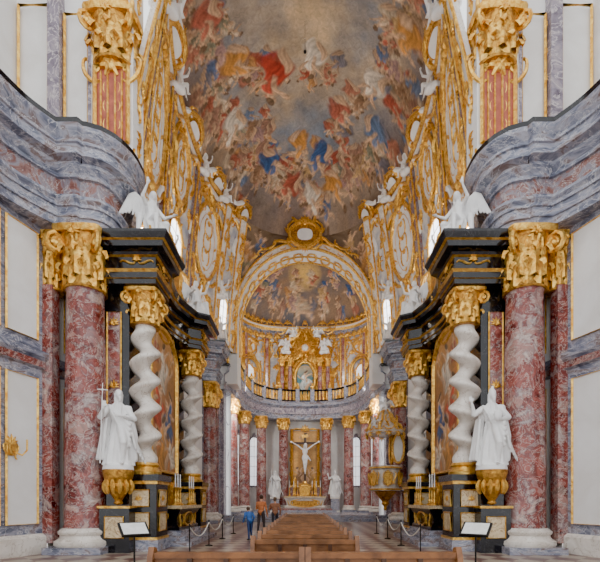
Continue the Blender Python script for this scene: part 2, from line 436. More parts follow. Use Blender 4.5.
mb.box(-7.6,-7.1,14.3,14.6,.3,8.5,PUR)
mb.box(-6.85,-6.35,31.2,31.75,.3,8.4,RED); capital(mb,-6.6,31.4,8.3,9.72,.3)
mb.box(-6.3,-6.05,32.0,33.1,.45,9.7,PUR)
mb.grid([[(-9.6,7.5,12.2),(-9.6,14.35,12.2),(-5.7,14.35,12.2)],[(-9.6,7.5,22),(-9.6,14.35,22),(-5.7,14.35,22)]], PLA)
both(mb, 'wall_nave')
ent = [(-9.0,7.5)]+catmull([(-8.7,9.0),(-8.35,10.4),(-8.0,11.6),(-7.5,12.45)],5)+[(-7.3,12.7),(-6.75,12.7)]+catmull([(-6.7,12.78),(-6.2,12.9),(-5.95,13.3),(-5.92,13.9)],3)+catmull([(-6.0,14.2),(-6.4,14.8),(-6.85,15.6),(-7.2,17),(-7.4,20),(-7.4,24),(-7.2,27),(-6.9,29)],4)+[(-6.05,29.3),(-6.05,30.7),(-6.3,31.4)]
prof = [(-.5,9.72),(.0,9.72),(.0,9.95),(.06,9.96),(.06,10.22),(.12,10.23),(.12,10.32),(.2,10.42),(.2,10.5),(.0,10.54),(.0,11.08),(.08,11.09),(.08,11.2),(.2,11.36),(.22,11.44),(.46,11.5),(.46,11.76),(.52,11.78),(.52,11.86),(.66,12.06),(.7,12.16),(.7,12.3),(-3.0,12.34)]
mats = [GREY]*9+[FRZ]+[GREY]*10+[BLK,GREY]
mb = MB(); sweep(mb, ent, prof, mats); both(mb, 'trim_entablature', sharp=24)
mb = MB(); rows = []
for j in range(25): rows.append([S(i/48, j/24) for i in range(49)])
mb.grid(rows, PLB); both(mb, 'wall_upper')
# ribs + gold stucco
mb = MB()
for t in (0.02, .115, .375, .625, .865, .985):
    rows = []
    for j in range(21):
        v = j/20*.98; M = surfM(S, t, v)
        rows.append([M(-.32,0,0),M(-.32,0,.2),M(-.12,0,.26),M(.12,0,.26),M(.32,0,.2),M(.32,0,0)])
    mb.grid(rows, FRZ if t in (.375,.625,.115) else WM)
    for q in (-.32, .32):
        mb.tube([surfM(S, t, j/20*.98)(q,0,.22) for j in range(21)], .06, GOLD, 5)
    for v in (.1,.34,.58,.82):
        M = surfM(S, t, v, .25); scroll(mb, M, 0, 0, .42, pi/2, 'S', 1); shell(mb, M, 0, .4, pi/2, .4); shell(mb, M, 0, -.4, -pi/2, .3)
mb.tube([rim(radians(-50+100*i/60))+V((.12,0,-.05)) for i in range(61)], .16, GOLD, 6)
mb.tube([S(i/60, .95)+V((.1,0,0)) for i in range(61)], .14, WM, 6)
mb.tube([S(i/120, .92+.03*sin(i/120*2*pi*9))+V((.16,0,0)) for i in range(121)], .09, GOLD, 6)
BIG = ((.245,.62,3.1,4.6),(.5,.74,3.0,2.6),(.745,.62,3.0,4.0),(.245,.16,2.4,1.9),(.745,.17,2.4,1.9),(.065,.5,1.1,4.2))
for (t, v, w, h) in BIG:
    M = surfM(S, t, v); plate(mb, M, 0, 0, w*1.15, h*1.1, PLC, .04); plate(mb, M, 0, 0, w*.95, h*.95, STA, .07); cartouche(mb, M, 0, 0, w, h, .13, sc=1.15)
    cartouche(mb, M, 0, 0, w*.66, h*.74, .05, sc=.8)
    k = max(1, int(h*.9)); M5 = surfM(S, t, v, .06)
    for i in range(k):
        vv = (i-(k-1)/2)*h*.6/k
        for s in (-1, 1): scroll(mb, M5, s*w*.12, vv, w*.15, pi/2, 'C', s, th=.05)
        shell(mb, M5, 0, vv+.2, pi/2, w*.1)
for i in range(270):
    t = random.random(); v = random.random()**.85
    if abs(t-.5) < .08 and v < .48: continue
    if abs(t-.93) < .05 and v < .4: continue
    if any(abs(t-q[0]) < q[2]/34*1.0 and abs(v-q[1]) < q[3]/17 for q in BIG): continue
    M = surfM(S, t, v*.95); s = .22+.32*random.random()
    r = random.random()
    if r < .3: scroll(mb, M, 0, 0, s, random.choice((0, pi/2, pi/4, -pi/4)), random.choice('CS'), random.choice((-1, 1)))
    elif r < .7: acanth(mb, M, 0, 0, random.choice((pi/2, pi/4, 3*pi/4, pi/2)), s*1.2)
    elif r < .84: shell(mb, M, 0, 0, pi/2, s*1.2)
    else: scroll(mb, M, 0, 0, s*2.0, random.choice((pi/2, pi/3)), 'S', 1, mat=STA)
for i in range(18):
    t = (i+.5)/18; M = surfM(S, t, .97); shell(mb, M, 0, 0, -pi/2, .6)
    scroll(mb, M, .5, -.1, .5, .3, 'C', -1); scroll(mb, M, -.5, -.1, .5, -.3, 'S', 1)
    if i % 4 == 1:
        p = S(t, 1.0); M = planeM(p, (0,1,0), (.75,0,.66), (.66,0,-.75)); plate(mb, M, 0, .25, 1.8, 1.0, GOLD2, .1); plate(mb, M, 0, .25, 1.2, .6, STA, .16); cartouche(mb, M, 0, .25, 1.9, 1.05, .12)
        for s in (-1,1): scroll(mb, M, s*1.3, .1, .55, -s*.5, 'S', s, mat=STA, th=.12)
for t in (.245, .5, .745):
    w = 2.6; M = surfM(S, t, .0)
    pts = [M(-w/2+w*i/12, .35, .25+.55*sin(pi*i/12)) for i in range(13)]; up = [p+V((0,0,.8)) for p in pts]
    mb.grid([[M(-w/2+w*i/12,.3,.1) for i in range(13)],[p-V((0,0,.15)) for p in pts],pts], WM)
    mb.tube(up, .07, GOLD, 6); mb.tube(pts, .07, GOLD, 6)
    for i in range(12):
        c = (pts[i]+pts[i+1])/2; c2 = (up[i]+up[i+1])/2; mid = (c+c2)/2
        mb.tube([pts[i], mid+V((.05,0,0)), up[i+1]], .025, GOLD, 4); mb.tube([pts[i+1], mid+V((.05,0,0)), up[i]], .025, GOLD, 4)
both(mb, 'gilded_stucco')
for t, v, w, h in ((.5,.09,1.9,3.2),(.93,.05,.95,2.9)):
    both(archwin(surfM(S, t, v), w, h), 'window_nave')
# upper pilaster
mb = MB()
mb.box(-6.95,-5.6,14.0,14.9,12.3,21.5,PLA)
M = planeM((-6.28,14.0,12.5),(1,0,0),(0,0,1),(0,-1,0))
mb.grid([[M(-.5,.7,.04),M(.5,.7,.04)],[M(-.5,3.1,.04),M(.5,3.1,.04)]], LAC); frame(mb,M,-.54,.54,.68,3.15,.08)
for q in (-.34,-.12,.12,.34): mb.tube([M(q,.8,.06),M(q,3.0,.06)], .03, GOLD, 5)
for q in (1.3,1.9,2.5):
    for s in (-1,1): scroll(mb,M,s*.22,q,.2,pi/2,'C',s,th=.03)
capital(mb,-6.28,14.35,15.75,17.3,.62)
for s in (-1,1):
    scroll(mb,M,s*.5,3.5,.5,pi/2,'S',s); scroll(mb,M,s*.35,.35,.4,0,'C',s)
    leaf(mb,M,s*.2,2.9,pi/2+s*.6,1.2,.14); scroll(mb,M,s*.55,5.2,.5,pi/2,'C',s); scroll(mb,M,s*.75,3.0,.45,pi/3*s,'C',1)
shell(mb,M,0,.1,pi/2,.6); shell(mb,M,0,3.1,pi/2,.7); shell(mb,M,0,5,pi/2,.8)
M3 = planeM((-5.6,14.45,12.5),(0,1,0),(0,0,1),(1,0,0))
for z in (1,2.2,3.4,4.6,5.8): acanth(mb,M3,0,z,pi/2,.4)
M = planeM((-7.55,14.3,12.5),(1,0,0),(0,0,1),(0,-1,0))
frame(mb,M,-.42,.38,.3,5.2,.055); mb.box(-8.4,-8.02,14.0,14.4,12.3,21,PUR); mb.box(-7.12,-6.95,14.1,14.4,12.3,21,PUR)
for z in (3.0,3.9,4.8): shell(mb,M,-.66,z,pi/2,.4); acanth(mb,M,-.66,z-.4,pi/2,.4)
M = planeM((-8.9,14.3,12.5),(1,0,0),(0,0,1),(0,-1,0)); frame(mb,M,-.6,.4,.3,5.5,.055)
both(mb, 'stucco_pilaster')
# ---- domes (fresco)
def ellxy(r, a, cy, A, B, n): return (A*r*spow(cos(a), n), cy+B*r*spow(sin(a), n))
def dome(name, cy, A, B, n, z0, H, figs, bg, nr=150, na=420, ymin=-99):
    r = np.linspace(0.002, 1, nr); a = np.linspace(0, 2*pi, na, endpoint=False)
    rr, aa = np.meshgrid(r, a, indexing='ij')
    X = A*rr*np.sign(np.cos(aa))*np.abs(np.cos(aa))**n; Y = cy+B*rr*np.sign(np.sin(aa))*np.abs(np.sin(aa))**n
    Z = z0+H*np.sqrt(np.clip(1-rr**2, 0, 1))
    PX = X.ravel(); PY = Y.ravel(); col = bg(PX, PY, rr.ravel()); paint(PX, PY, col, figs, .9)
    vs = np.stack([PX, PY, Z.ravel()], 1); i, j = np.meshgrid(np.arange(nr-1), np.arange(na), indexing='ij')
    F = np.stack([i*na+j, (i+1)*na+j, (i+1)*na+(j+1) % na, i*na+(j+1) % na], -1).reshape(-1, 4)
    if ymin > -90: F = F[(PY[F] > ymin).all(1)]
    m = MB(); m.v = [tuple(p) for p in vs]; m.f = [tuple(int(q) for q in f) for f in F]; m.m = [FRES]*len(m.f)
    return m.build(name, col=np.concatenate([np.clip(col, 0.01, 1), np.ones((len(PX), 1))], 1))
figs = []
def cluster(x, y, n, sp, s0):
    for _ in range(n):
        figs.append((x+random.gauss(0, sp), y+random.gauss(0, sp*.8), s0*random.uniform(.7,1.25), random.uniform(-.9, .9), random.choice(ROBES), np.array(SKIN)*random.uniform(.6,1.05), random.choice((-1,1))))
for i in range(30):
    a = 2*pi*i/30+random.uniform(-.06,.06); x, y = ellxy(random.uniform(.74,.93), a, DC, DA, DB, DN); cluster(x, y, 8, .48, 1.05)
for (x, y) in ((-1.7,23.6),(-3.4,22.8),(.8,23.4),(3,24.6),(2,26.4),(-2.6,26.4),(.4,28.2),(-1.8,29),(2.4,29),(4,22),(-4.2,20.4),(-.6,30),(3.4,27.6),(-3.8,27.4)): cluster(x, y, 6, .5, .9)
R_ = L3(190,64,46); B_ = L3(62,96,150); W_ = L3(232,220,204); O_ = L3(214,150,70)
key = [(-1.8,23.8,2.3,.3,R_,SKIN,1),(-3.4,22.6,1.7,-.4,O_,SKIN,1),(.4,23.0,1.6,.2,W_,SKIN,1),(.8,28.3,1.7,.5,B_,SKIN,1),(-2.1,28.4,1.6,-.5,B_,SKIN,1),(-.4,27.6,1.5,.1,O_,SKIN,-1),
         (2.2,25.6,1.6,-.5,L3(184,100,80),SKIN,1),(3.6,23.6,1.6,.4,W_,SKIN,1),(4.2,26,1.6,-.2,L3(100,124,160),SKIN,-1),(-4.3,25.6,1.6,.4,W_,SKIN,1),(-1.2,29.8,1.5,.8,L3(180,90,70),SKIN,1),(2.2,29.6,1.5,-.8,O_,SKIN,1),(-4.6,20,1.6,.3,L3(184,100,80),SKIN,1),(4.7,20.5,1.6,.3,O_,SKIN,-1),(.6,30.4,1.4,-.3,W_,SKIN,1)]
figs += key
def bg1(x, y, r):
    n = fbm(x, y, 3)[:, None]; n2 = fbm(x+9, y-4, 8)[:, None]; n3 = fbm(x, y, 21, .9)[:, None]
    c1 = np.array(L3(164,148,130)); c2 = np.array(L3(118,134,154)); c3 = np.array(L3(214,184,144)); c4 = np.array(L3(126,98,78))
    k = 1/(1+np.exp(-4*n)); c = c1*k+c2*(1-k)
    k2 = np.clip(n2*1.1, 0, .85); c = c*(1-k2)+c3*k2
    k3 = np.clip((r[:, None]-.66)*1.9-.4*n, 0, .8); c = c*(1-k3)+c4*k3
    g = np.exp(-((x-.3)**2+(y-21.5)**2)/6)[:, None]*.5; c = c*(1-g)+np.array(L3(228,196,146))*g
    return c*(1+.3*n3)
dome('ceiling', DC, DA, DB, DN, DZ, 4.2, figs, bg1, nr=220, na=580)
mb = MB(); mb.tube([(0,21,25.0),(0,21,23.6)], .008, IRON, 5); mb.lathe([(.02,23.4),(.07,23.45),(.08,23.5),(.03,23.58),(.01,23.62)],10,0,21,IRON); mb.build('dome_pendant')
AY = 31.5
def archp(th, hw, rise, y): return V((-hw*cos(th), y, 14.5+rise*sin(th)))
mb = MB(); rows = []; na = 90; nv = 40; PP = []
for j in range(nv+1):
    row = []
    for i in range(na+1):
        th = pi*i/na; A_ = archp(th, 5.4, 6.0, AY)
        R = rim(radians(50+80*i/na)); q = j/nv
        p = A_.lerp(R, q); p.z += .5*sin(pi*q); row.append(p); PP.append((p.x, p.z))
    rows.append(row)
mb.grid(rows, FRES); PPa = np.array(PP)
c = np.tile(np.array(L3(124,104,86)), (len(PP),1))*(1+.3*fbm(PPa[:,0]*2, PPa[:,1]*2, 4)[:,None])
fg = [(sx*x, z, 1.0, 0, random.choice(ROBES), SKIN, 1) for sx in (-1,1) for x, z in ((4.6,18.6),(4.0,19.6),(4.9,17.4),(3.2,20.2),(4.4,19.0),(5.1,16.4))]
paint(PPa[:,0].copy(), PPa[:,1].copy(), c, fg)
mb.build('ceiling_spandrel', col=np.concatenate([np.clip(c,.01,1), np.ones((len(PP),1))],1))
# arch band
mb = MB(); N = 48
pr = [(5.4,6.0,AY,GOLD),(5.4,6.0,AY-.15,WM),(5.25,5.85,AY-.2,WM),(5.0,5.45,AY-.2,GOLD),(4.95,5.4,AY-.05,PLA),(4.95,5.4,33.2,PLA)]
def arow(hw, rise, y): return [V((-hw,y,12.3)), V((-hw,y,13.6))]+[archp(pi*i/N, hw, rise, y) for i in range(N+1)]+[V((hw,y,13.6)), V((hw,y,12.3))]
for k in range(len(pr)-1): mb.grid([arow(*pr[k][:3]), arow(*pr[k+1][:3])], pr[k][3])
for hw, rs, y in ((5.35,5.95,AY-.2),(5.0,5.45,AY-.22),(4.92,5.37,32.3),(4.92,5.37,33.1)): mb.tube(arow(hw,rs,y), .07, GOLD, 5)
for i in range(1, 15):
    th = pi*i/15; p = archp(th, 5.15, 5.68, AY-.2)
    M = planeM(p, (sin(th),0,cos(th)), (-cos(th),0,sin(th)), (0,-1,0)); scroll(mb, M, 0, 0, .24, 0, random.choice('CS'), 1)
    p = archp(th, 4.93, 5.38, 32.4); M = planeM(p, (sin(th),0,cos(th)), (0,1,0), (cos(th),0,-sin(th)))
    cartouche(mb, M, 0, 0, .6, 1.0, .05, n=20)
for s in (-1, 1):
    for k in range(6):
        p = S(1, .12+.14*k); M = planeM((-s*(p.x+.2), p.y-.3, p.z), (1,0,0), (0,0,1), (0,-1,0))
        acanth(mb, M, 0, 0, pi/2+s*.3, .5)
M = planeM((0,AY-.45,20.3),(1,0,0),(0,0,1),(0,-1,0)); plate(mb,M,0,.45,1.9,1.5,GOLD2,.1); plate(mb,M,0,.4,1.1,.85,STA,.16); cartouche(mb,M,0,.45,2.1,1.7,.14,sc=1.3)
for s in (-1,1):
    scroll(mb,M,s*1.6,-.05,.7,-s*.3,'S',1); scroll(mb,M,s*2.6,-.4,.6,-s*.45,'C',1); acanth(mb,M,s*3.4,-.95,-s*.6,.5); leaf(mb,M,s*.5,1.1,pi/2-s*.5,.9,.12)
shell(mb,M,0,1.2,pi/2,.75)
mb.grid([arow(4.96,5.42,33.2), [V((p.x*1.9,33.2,min(12.7+(p.z-12.7)*2,25))) for p in arow(4.96,5.42,33.2)]], PLA)
for s in (-1,1): mb.box(min(s*4.96,s*6.6),max(s*4.96,s*6.6),31.5,33.2,10.1,13.7,PLA)
mb.build('choir_arch')
# ---- choir apse
CY = 38.2; CA = 6.9; CB = 6.6; CN = 2/3
def W(ph, z):
    a = pi-ph
    return V((CA*spow(cos(a), CN), CY+CB*spow(sin(a), CN), z))
mb = MB(); phs = [(-.72)+(pi+1.44)*i/80 for i in range(81)]
mb.grid([[W(p, z) for p in phs] for z in (.45, 9.7, 11.4)], PLA); mb.grid([[W(p, z) for p in phs] for z in (11.4, 19.6)], PLB); mb.build('wall_choir')
gp = catmull([(-5.9,31.3),(-5.6,33),(-5.55,35),(-5.4,38.3),(-4.8,40.8),(-3.4,42.5),(-1.7,43.15),(0,43.3)], 5)
gp = gp + [(-x, y) for x, y in reversed(gp[:-1])]
mb = MB()
sweep(mb, gp, [(-1.2,9.7),(.03,9.7),(.03,9.95),(.08,10.15),(.15,10.2),(.02,10.25),(.02,10.8),(.12,10.88),(.3,11.0),(.33,11.25),(.42,11.4),(-2.5,11.45)], [GREY,GREY,GREY,GREY,GREY,PUR,GREY,GREY,GREY,GREY,GREY])
mb.build('trim_gallery', sharp=24)
mb = MB(); off = .25
sweep(mb, gp, [(.12,11.4),(.38,11.4),(.38,11.55),(.12,11.55),(.12,11.4)], BLK)
sweep(mb, gp, [(.12,12.45),(.38,12.45),(.42,12.52),(.38,12.6),(.12,12.6),(.12,12.45)], BLK)
for i in range(len(gp)-1):
    a, b = V(gp[i]), V(gp[i+1]); L = (b-a).length; n = max(1, int(round(L/.34)))
    nr = V(((b-a).y, -(b-a).x)).normalized()*off
    for k in range(n):
        p = a+(b-a)*((k+.5)/n)+nr
        mb.lathe([(.05,11.55),(.09,11.65),(.12,11.8),(.05,12.0),(.1,12.2),(.05,12.35),(.06,12.45)], 6, p.x, p.y, GOLD)
    if i % 5 == 2:
        p = (a+b)/2+nr; mb.box(p.x-.2,p.x+.2,p.y-.2,p.y+.2,11.4,12.65,GREY); mb.lathe([(.1,12.65),(.2,12.8),(.22,12.95),(.08,13.1),(.12,13.2),(.02,13.35)],8,p.x,p.y,GOLD)
mb.build('gallery_balustrade')
mb = MB(); column(mb, 0, 0, .45, 8.55, 9.7, .5); cm = mb.build('choir_column', loc=(-5.95,35,0)).data
for x, y in ((-5.6,39.6),(-4.25,41.9),(-2.15,43.0)):
    inst(cm, 'choir_column', loc=(x,y,0)); inst(cm, 'choir_column', loc=(-x,y,0))
inst(cm, 'choir_column', loc=(5.95,35,0))
mb = MB(); column(mb, 0, 0, 0, 7.95, 9.71, .6); bm_ = mb.build('red_marble_column', loc=(-6.78,13.3,0)).data
for x, y in ((6.78,13.3),(-6.75,30),(6.75,30)): inst(bm_, 'red_marble_column', loc=(x,y,0))
figs2 = [(random.uniform(-5.5,5.5), random.uniform(37,44.5), .7+.5*random.random(), random.uniform(-.6,.6), random.choice(ROBES+[B_]), SKIN, random.choice((-1,1))) for i in range(95)]
def bg2(x, y, r):
    n = fbm(x*1.3, y*1.3, 12)[:, None]; k = 1/(1+np.exp(-3*n)); c = np.array(L3(156,124,90))*k+np.array(L3(100,102,112))*(1-k)
    g = np.clip(1-((x**2+(y-41.5)**2)/3.0), 0, 1)[:, None]; return c*(1-g)+np.array(L3(230,190,110))*g
dome('ceiling_choir', CY, CA, CB, CN, 19.5, 4.5, figs2, bg2, nr=120, na=380, ymin=33.1)
mb = MB()
path = [(W(p,0).x, W(p,0).y) for p in phs]
sweep(mb, path, [(0,18.7),(.1,18.7),(.12,18.95),(.3,19.05),(.35,19.3),(.5,19.4),(.5,19.5),(0,19.55)], [GOLD2,GREY,GREY,GOLD,WM,GOLD,GOLD])
for i in range(27):
    ph = -.2+(pi+.4)*i/26; M = surfM(W, ph, 18.3, .1)
    shell(mb, M, 0, 0, pi/2, .7); scroll(mb, M, .4, -.3, .5, .3, 'C', 1); scroll(mb, M, 0, -1.2, .5, pi/2, 'S', 1 if i % 2 else -1)
    M = surfM(W, ph, 19.4, .5); scroll(mb, M, 0, .3, .5, 0, 'C', -1); shell(mb, M, 0, .3, pi/2, .5)
for ph in (.12, .62, 1.12, pi-1.12, pi-.62, pi-.12):
    M = surfM(W, ph, 15.2)
    for s in (-1, 1): mb.tube([M(s*.24, z, .15) for z in (-3.6, 3)], .1, GOLD, 5)
    mb.tube([M(0, z, .1) for z in (-3.6, 3)], .22, RED, 6)
    for z in (-2,-.5,1,2.4): scroll(mb, M, 0, z, .4, pi/2, 'S', 1); shell(mb, M, 0, z+.3, pi/2, .4)
for i in range(220):
    ph = random.uniform(.1, pi-.1); z = random.uniform(12.5,18.2)
    if abs(abs(ph-pi/2)-.86) < .14 and z < 15.8: continue
    M = surfM(W, ph, z); s = .28+.3*random.random(); r = random.random()
    if r < .45: acanth(mb, M, 0, 0, pi/2+random.uniform(-.6,.6), s*1.3)
    elif r < .8: scroll(mb, M, 0, 0, s, random.random()*3, random.choice('CS'), 1)
    else: shell(mb, M, 0, 0, pi/2, .55)
for s in (-1, 1):
    M = surfM(W, pi/2+s*.9, 17.2); plate(mb, M, 0, 0, 2.1, 1.5, STA, .05)
    cartouche(mb, M, 0, 0, 2.2, 1.6, .12)
    M = surfM(W, pi/2+s*.86, 12.0, .25)
    for hw in (1.15, 1.4): mb.tube([M(-hw,0)]+[M(-hw*cos(pi*k/14), 2.7+hw*sin(pi*k/14)) for k in range(15)]+[M(hw,0)], .1, GOLD, 6)
mb.build('gilded_choir_stucco')
for k, ph in enumerate((pi/2-.86, pi/2+.86)):
    archwin(surfM(W, ph, 12.0), 1.5, 3.3, glass=WIN2).build('window_choir')
for s in (0, 1):
    for ph, z, h, w in ((-.45, 12.6, 5, 1.6), (-.45, 2.6, 5.5, 1.6), (.42, 3, 5, 1.3), (.86, 3, 5, 1.2)):  # negative angles: glowing windows added behind the arch to brighten the choir
        q = ph if s == 0 else pi-ph
        archwin(surfM(W, q, z), w, h, glass=WIN2 if ph > 0 else WIN, fr=PUR if z < 5 else GOLD).build('window_choir')
# gallery altar
mb = MB(); M = planeM((0,44.35,0),(1,0,0),(0,0,1),(0,-1,0))
pts = [(-3.0,11.4),(-3.0,14.2),(-2.5,15.6),(-2.8,17.2),(-1.6,18.6),(0,19.3),(1.6,18.6),(2.8,17.2),(2.5,15.6),(3.0,14.2),(3.0,11.4)]
mb.grid([[M(x,z,.05) for x,z in pts],[M(x*.85,11.4+(z-11.4)*.93,.5) for x,z in pts],[M(0,min(z,15),.4) for x,z in pts]], GOLD)
Mf = planeM((0,43.6,0),(1,0,0),(0,0,1),(0,-1,0)); plate(mb, Mf, 0, 13.8, 1.7, 3.1, OIL, .02, 20, 3.2); cartouche(mb, Mf, 0, 13.8, 1.9, 3.3, .14, sc=1.3)
for i in range(24):
    a = 2*pi*i/24; L = 1.5 if i % 2 else 1.1
    mb.tube([Mf(cos(a)*.35, 17+sin(a)*.35, .1), Mf(cos(a)*L, 17+sin(a)*L, .1)], [.06,.01], GOLD, 4)
mb.ell(Mf(0,17,.1), (.35,.15,.35), WM, 12, 8)
for i in range(90):
    x = random.uniform(-2.8,2.8); z = random.uniform(12,18.8)
    if abs(x) < 1.0 and z < 15.6: continue
    r = random.random()
    if r < .4: scroll(mb, Mf, x, z, .35+.25*random.random(), random.random()*3, random.choice('CS'), 1)
    elif r < .8: acanth(mb, Mf, x, z, random.random()*3, .5)
    else: shell(mb, Mf, x, z, random.random()*3, .5)
for s in (-1,1):
    for q in (1.5, 2.3):
        mb.lathe([(.28,11.5),(.22,11.9),(.19,15.0),(.24,15.1)],14,s*q,43.3,RED); capital(mb,s*q,43.3,15.0,15.8,.22)
    scroll(mb, Mf, s*1.8, 16.5, .9, s*-.9, 'S', s, th=.16); scroll(mb, Mf, s*1.0, 18.3, .8, s*-.7, 'C', 1, th=.14)
cc = np.tile(np.array([.09,.2,.24,1.0]), (len(mb.v),1))
mb.build('gallery_altar', col=cc)
# ------------------------------------------------------------------ oil painting
def picture(name, M, w, h, figs, bgc, mirror=False, arch=True, seed=1):
    mb = MB(); nu, nv = 80, 130; rows = []; P = []
    for j in range(nv+1):
        row = []
        for i in range(nu+1):
            u = (i/nu-.5)*w; v = j/nv*h
            lim = h if not arch else (h-w*.35+w*.35*sqrt(max(0, 1-(2*u/w)**2)))
            v = v*lim/h; row.append(M(u, v, .02)); P.append((u, v))
        rows.append(row)
    mb.grid(rows, OIL); P = np.array(P)
    col = np.tile(np.array(bgc), (len(P), 1))*(1+.6*fbm(P[:,0]*2, P[:,1]*2, seed)[:, None])
    g = np.clip((P[:,1]/h-.5)*1.2, 0, .6)[:, None]; col = col*(1-g)+np.array(L3(214,164,96))*g*(1+.3*fbm(P[:,0]*3,P[:,1]*3,seed+2)[:, None])
    paint(P[:,0].copy(), P[:,1].copy(), col, figs)
    c = np.concatenate([np.clip(col, .01, 1), np.ones((len(P),1))], 1)
    o = mb.build(name, col=c)
    if mirror: inst(o.data, name, scale=(-1,1,1))
    return o
picture('gallery_altar_painting', planeM((0,43.5,12.5),(1,0,0),(0,0,1),(0,-1,0)), 1.5, 2.7, [(0,1.3,1.6,0,L3(206,214,214),SKIN,1)], L3(70,120,130))
# ================================================================== SIDE ALTAR
mb = MB()
mb.box(-6.9,-3.9,14.75,19.0,0,.17,GREY); mb.box(-6.9,-4.2,15.0,18.7,.17,.34,GREY)
mb.box(-6.9,-5.5,14.4,19.3,.0,2.4,BLK)
mb.box(-6.8,-5.62,13.75,19.95,2.4,8.3,BLK)
mb.box(-6.6,-5.3,13.55,20.15,.0,.5,GREY)
M = planeM((-6.1,13.75,0),(1,0,0),(0,0,1),(0,-1,0))
mb.grid([[M(-.2,3.0,.02),M(.2,3.0,.02)],[M(-.2,7.6,.02),M(.2,7.6,.02)]], RED); frame(mb,M,-.22,.22,3.0,7.6,.03)
shell(mb,M,0,7.2,pi/2,.26); shell(mb,M,0,5.2,pi/2,.26)
def ped(cy, cx=-5.2, w=.55):
    mb.box(cx-w-.08,cx+w+.08,cy-w-.08,cy+w+.08,0,.35,GREY); mb.box(cx-w,cx+w,cy-w,cy+w,.35,2.1,BLK)
    mb.box(cx-w-.05,cx+w+.05,cy-w-.05,cy+w+.05,2.1,2.2,GOLD); mb.box(cx-w-.1,cx+w+.1,cy-w-.1,cy+w+.1,2.2,2.4,BLK)
    mb.box(cx-w-.04,cx+w+.04,cy-w-.04,cy+w+.04,.35,.43,GOLD)
    for M in (planeM((cx,cy-w,0),(1,0,0),(0,0,1),(0,-1,0)), planeM((cx+w,cy,0),(0,1,0),(0,0,1),(1,0,0))):
        for z0, z1 in ((.62,1.2),(1.4,1.92)):
            mb.grid([[M(-w*.6,z0,.02),M(w*.6,z0,.02)],[M(-w*.6,z1,.02),M(w*.6,z1,.02)]], CREAM); frame(mb,M,-w*.6,w*.6,z0,z1,.025)
        shell(mb,M,0,1.6,pi/2,.18)
def twisted(cy, cx=-5.2):
    z0 = 2.4
    mb.lathe([(.5,z0),(.52,z0+.1),(.42,z0+.18),(.4,z0+.26),(.46,z0+.32),(.4,z0+.4)],24,cx,cy,GOLD)
    rows = []; n = 100
    for i in range(n+1):
        t = i/n; z = z0+.38+t*4.45; a = t*2*pi*5; am = .17*min(1, t*8, (1-t)*8); r = .36*(1-.12*t)
        rows.append([(cx+am*cos(a)+r*cos(b), cy+am*sin(a)+r*sin(b), z) for b in (2*pi*j/24 for j in range(24))])
    mb.grid(rows, WM, cv=True)
    capital(mb,cx,cy,z0+4.8,8.3,.4)
for cy in (14.0, 19.7): ped(cy); twisted(cy)
ap = [(-6.3,13.3),(-4.62,13.3),(-4.62,14.6),(-5.1,14.9)]+[(-5.1-.35*sin(pi*k/8), 15.1+3.5*k/8) for k in range(9)]+[(-5.1,18.8),(-4.62,19.1),(-4.62,20.35),(-6.3,20.35)]
pz = lambda z: 8.3+(z-8.4)*.74
sweep(mb, ap, [(d_, pz(z)) for d_, z in ((-.9,8.4),(0,8.4),(0,8.6),(.05,8.62),(.05,8.85),(.12,8.95),(0,9.0),(0,9.5),(.08,9.55),(.12,9.65),(.3,9.75),(.33,9.95),(.4,10.0),(.48,10.2),(.48,10.3),(-1.6,10.32))],
      [BLK,BLK,GOLD,BLK,GOLD,BLK,BLK,GOLD,BLK,BLK,BLK,GOLD,BLK,BLK,BLK])
for M in (planeM((-5.2,13.3,8.95),(1,0,0),(0,0,1),(0,-1,0)), planeM((-4.62,13.95,8.95),(0,1,0),(0,0,1),(1,0,0)), planeM((-4.62,19.7,8.95),(0,1,0),(0,0,1),(1,0,0))):
    scroll(mb,M,-.28,0,.22,0,'S',1); scroll(mb,M,.28,0,.22,0,'S',-1); shell(mb,M,0,.05,pi/2,.22)
M = planeM((-5.6,16.85,2.7),(0,1,0),(0,0,1),(1,0,0))
w, h = 3.1, 5.5
fp = [(-w/2,0),(-w/2,h-w*.35)]+[(-w/2*cos(pi*k/12), h-w*.35+w*.35*sin(pi*k/12)) for k in range(1,12)]+[(w/2,h-w*.35),(w/2,0)]
mb.tube([M(u,v,.08) for u,v in fp], .12, GOLD, 6, closed=True); mb.tube([M(u*1.12,v*1.02,.04) for u,v in fp], .05, GOLD2, 5, closed=True)
cartouche(mb,M,0,h+.1,1.5,.9,.08)
for s in (-1,1): scroll(mb,M,s*1.3,h-.2,.5,-s*.8,'S',s); acanth(mb,M,s*1.9,3,pi/2,.4); acanth(mb,M,s*1.9,1.2,pi/2,.4)
M = planeM((-5.3,16.85,9.72),(0,1,0),(0,0,1),(1,0,0)); plate(mb,M,0,1.0,1.8,1.6,GOLD2,.1); cartouche(mb,M,0,1.0,2.0,1.8,.12)
for s in (-1,1): scroll(mb,M,s*1.5,.4,.6,-s*.3,'S',s); scroll(mb,M,s*2.3,.25,.45,0,'C',1)
for cy in (13.4, 20.1):
    M = planeM((-5.4,cy,9.72),(1,0,0),(0,0,1),(0,-1,0)); scroll(mb,M,.3,.25,.32,.2,'C',1); scroll(mb,M,-.4,.25,.32,-.2,'C',1)
mb.box(-5.5,-4.45,15.4,18.3,.34,.5,GREY)
rows = []
for (q, z) in ((0,.5),(.02,.6),(-.12,.75),(-.1,.95),(.05,1.2),(.08,1.28)):
    rows.append([(-5.5,15.5-q,z),(-4.55+q,15.5-q,z),(-4.55+q,18.2+q,z),(-5.5,18.2+q,z)])
mb.grid(rows, BLK); mb.box(-5.5,-4.4,15.35,18.35,1.28,1.4,CREAM)
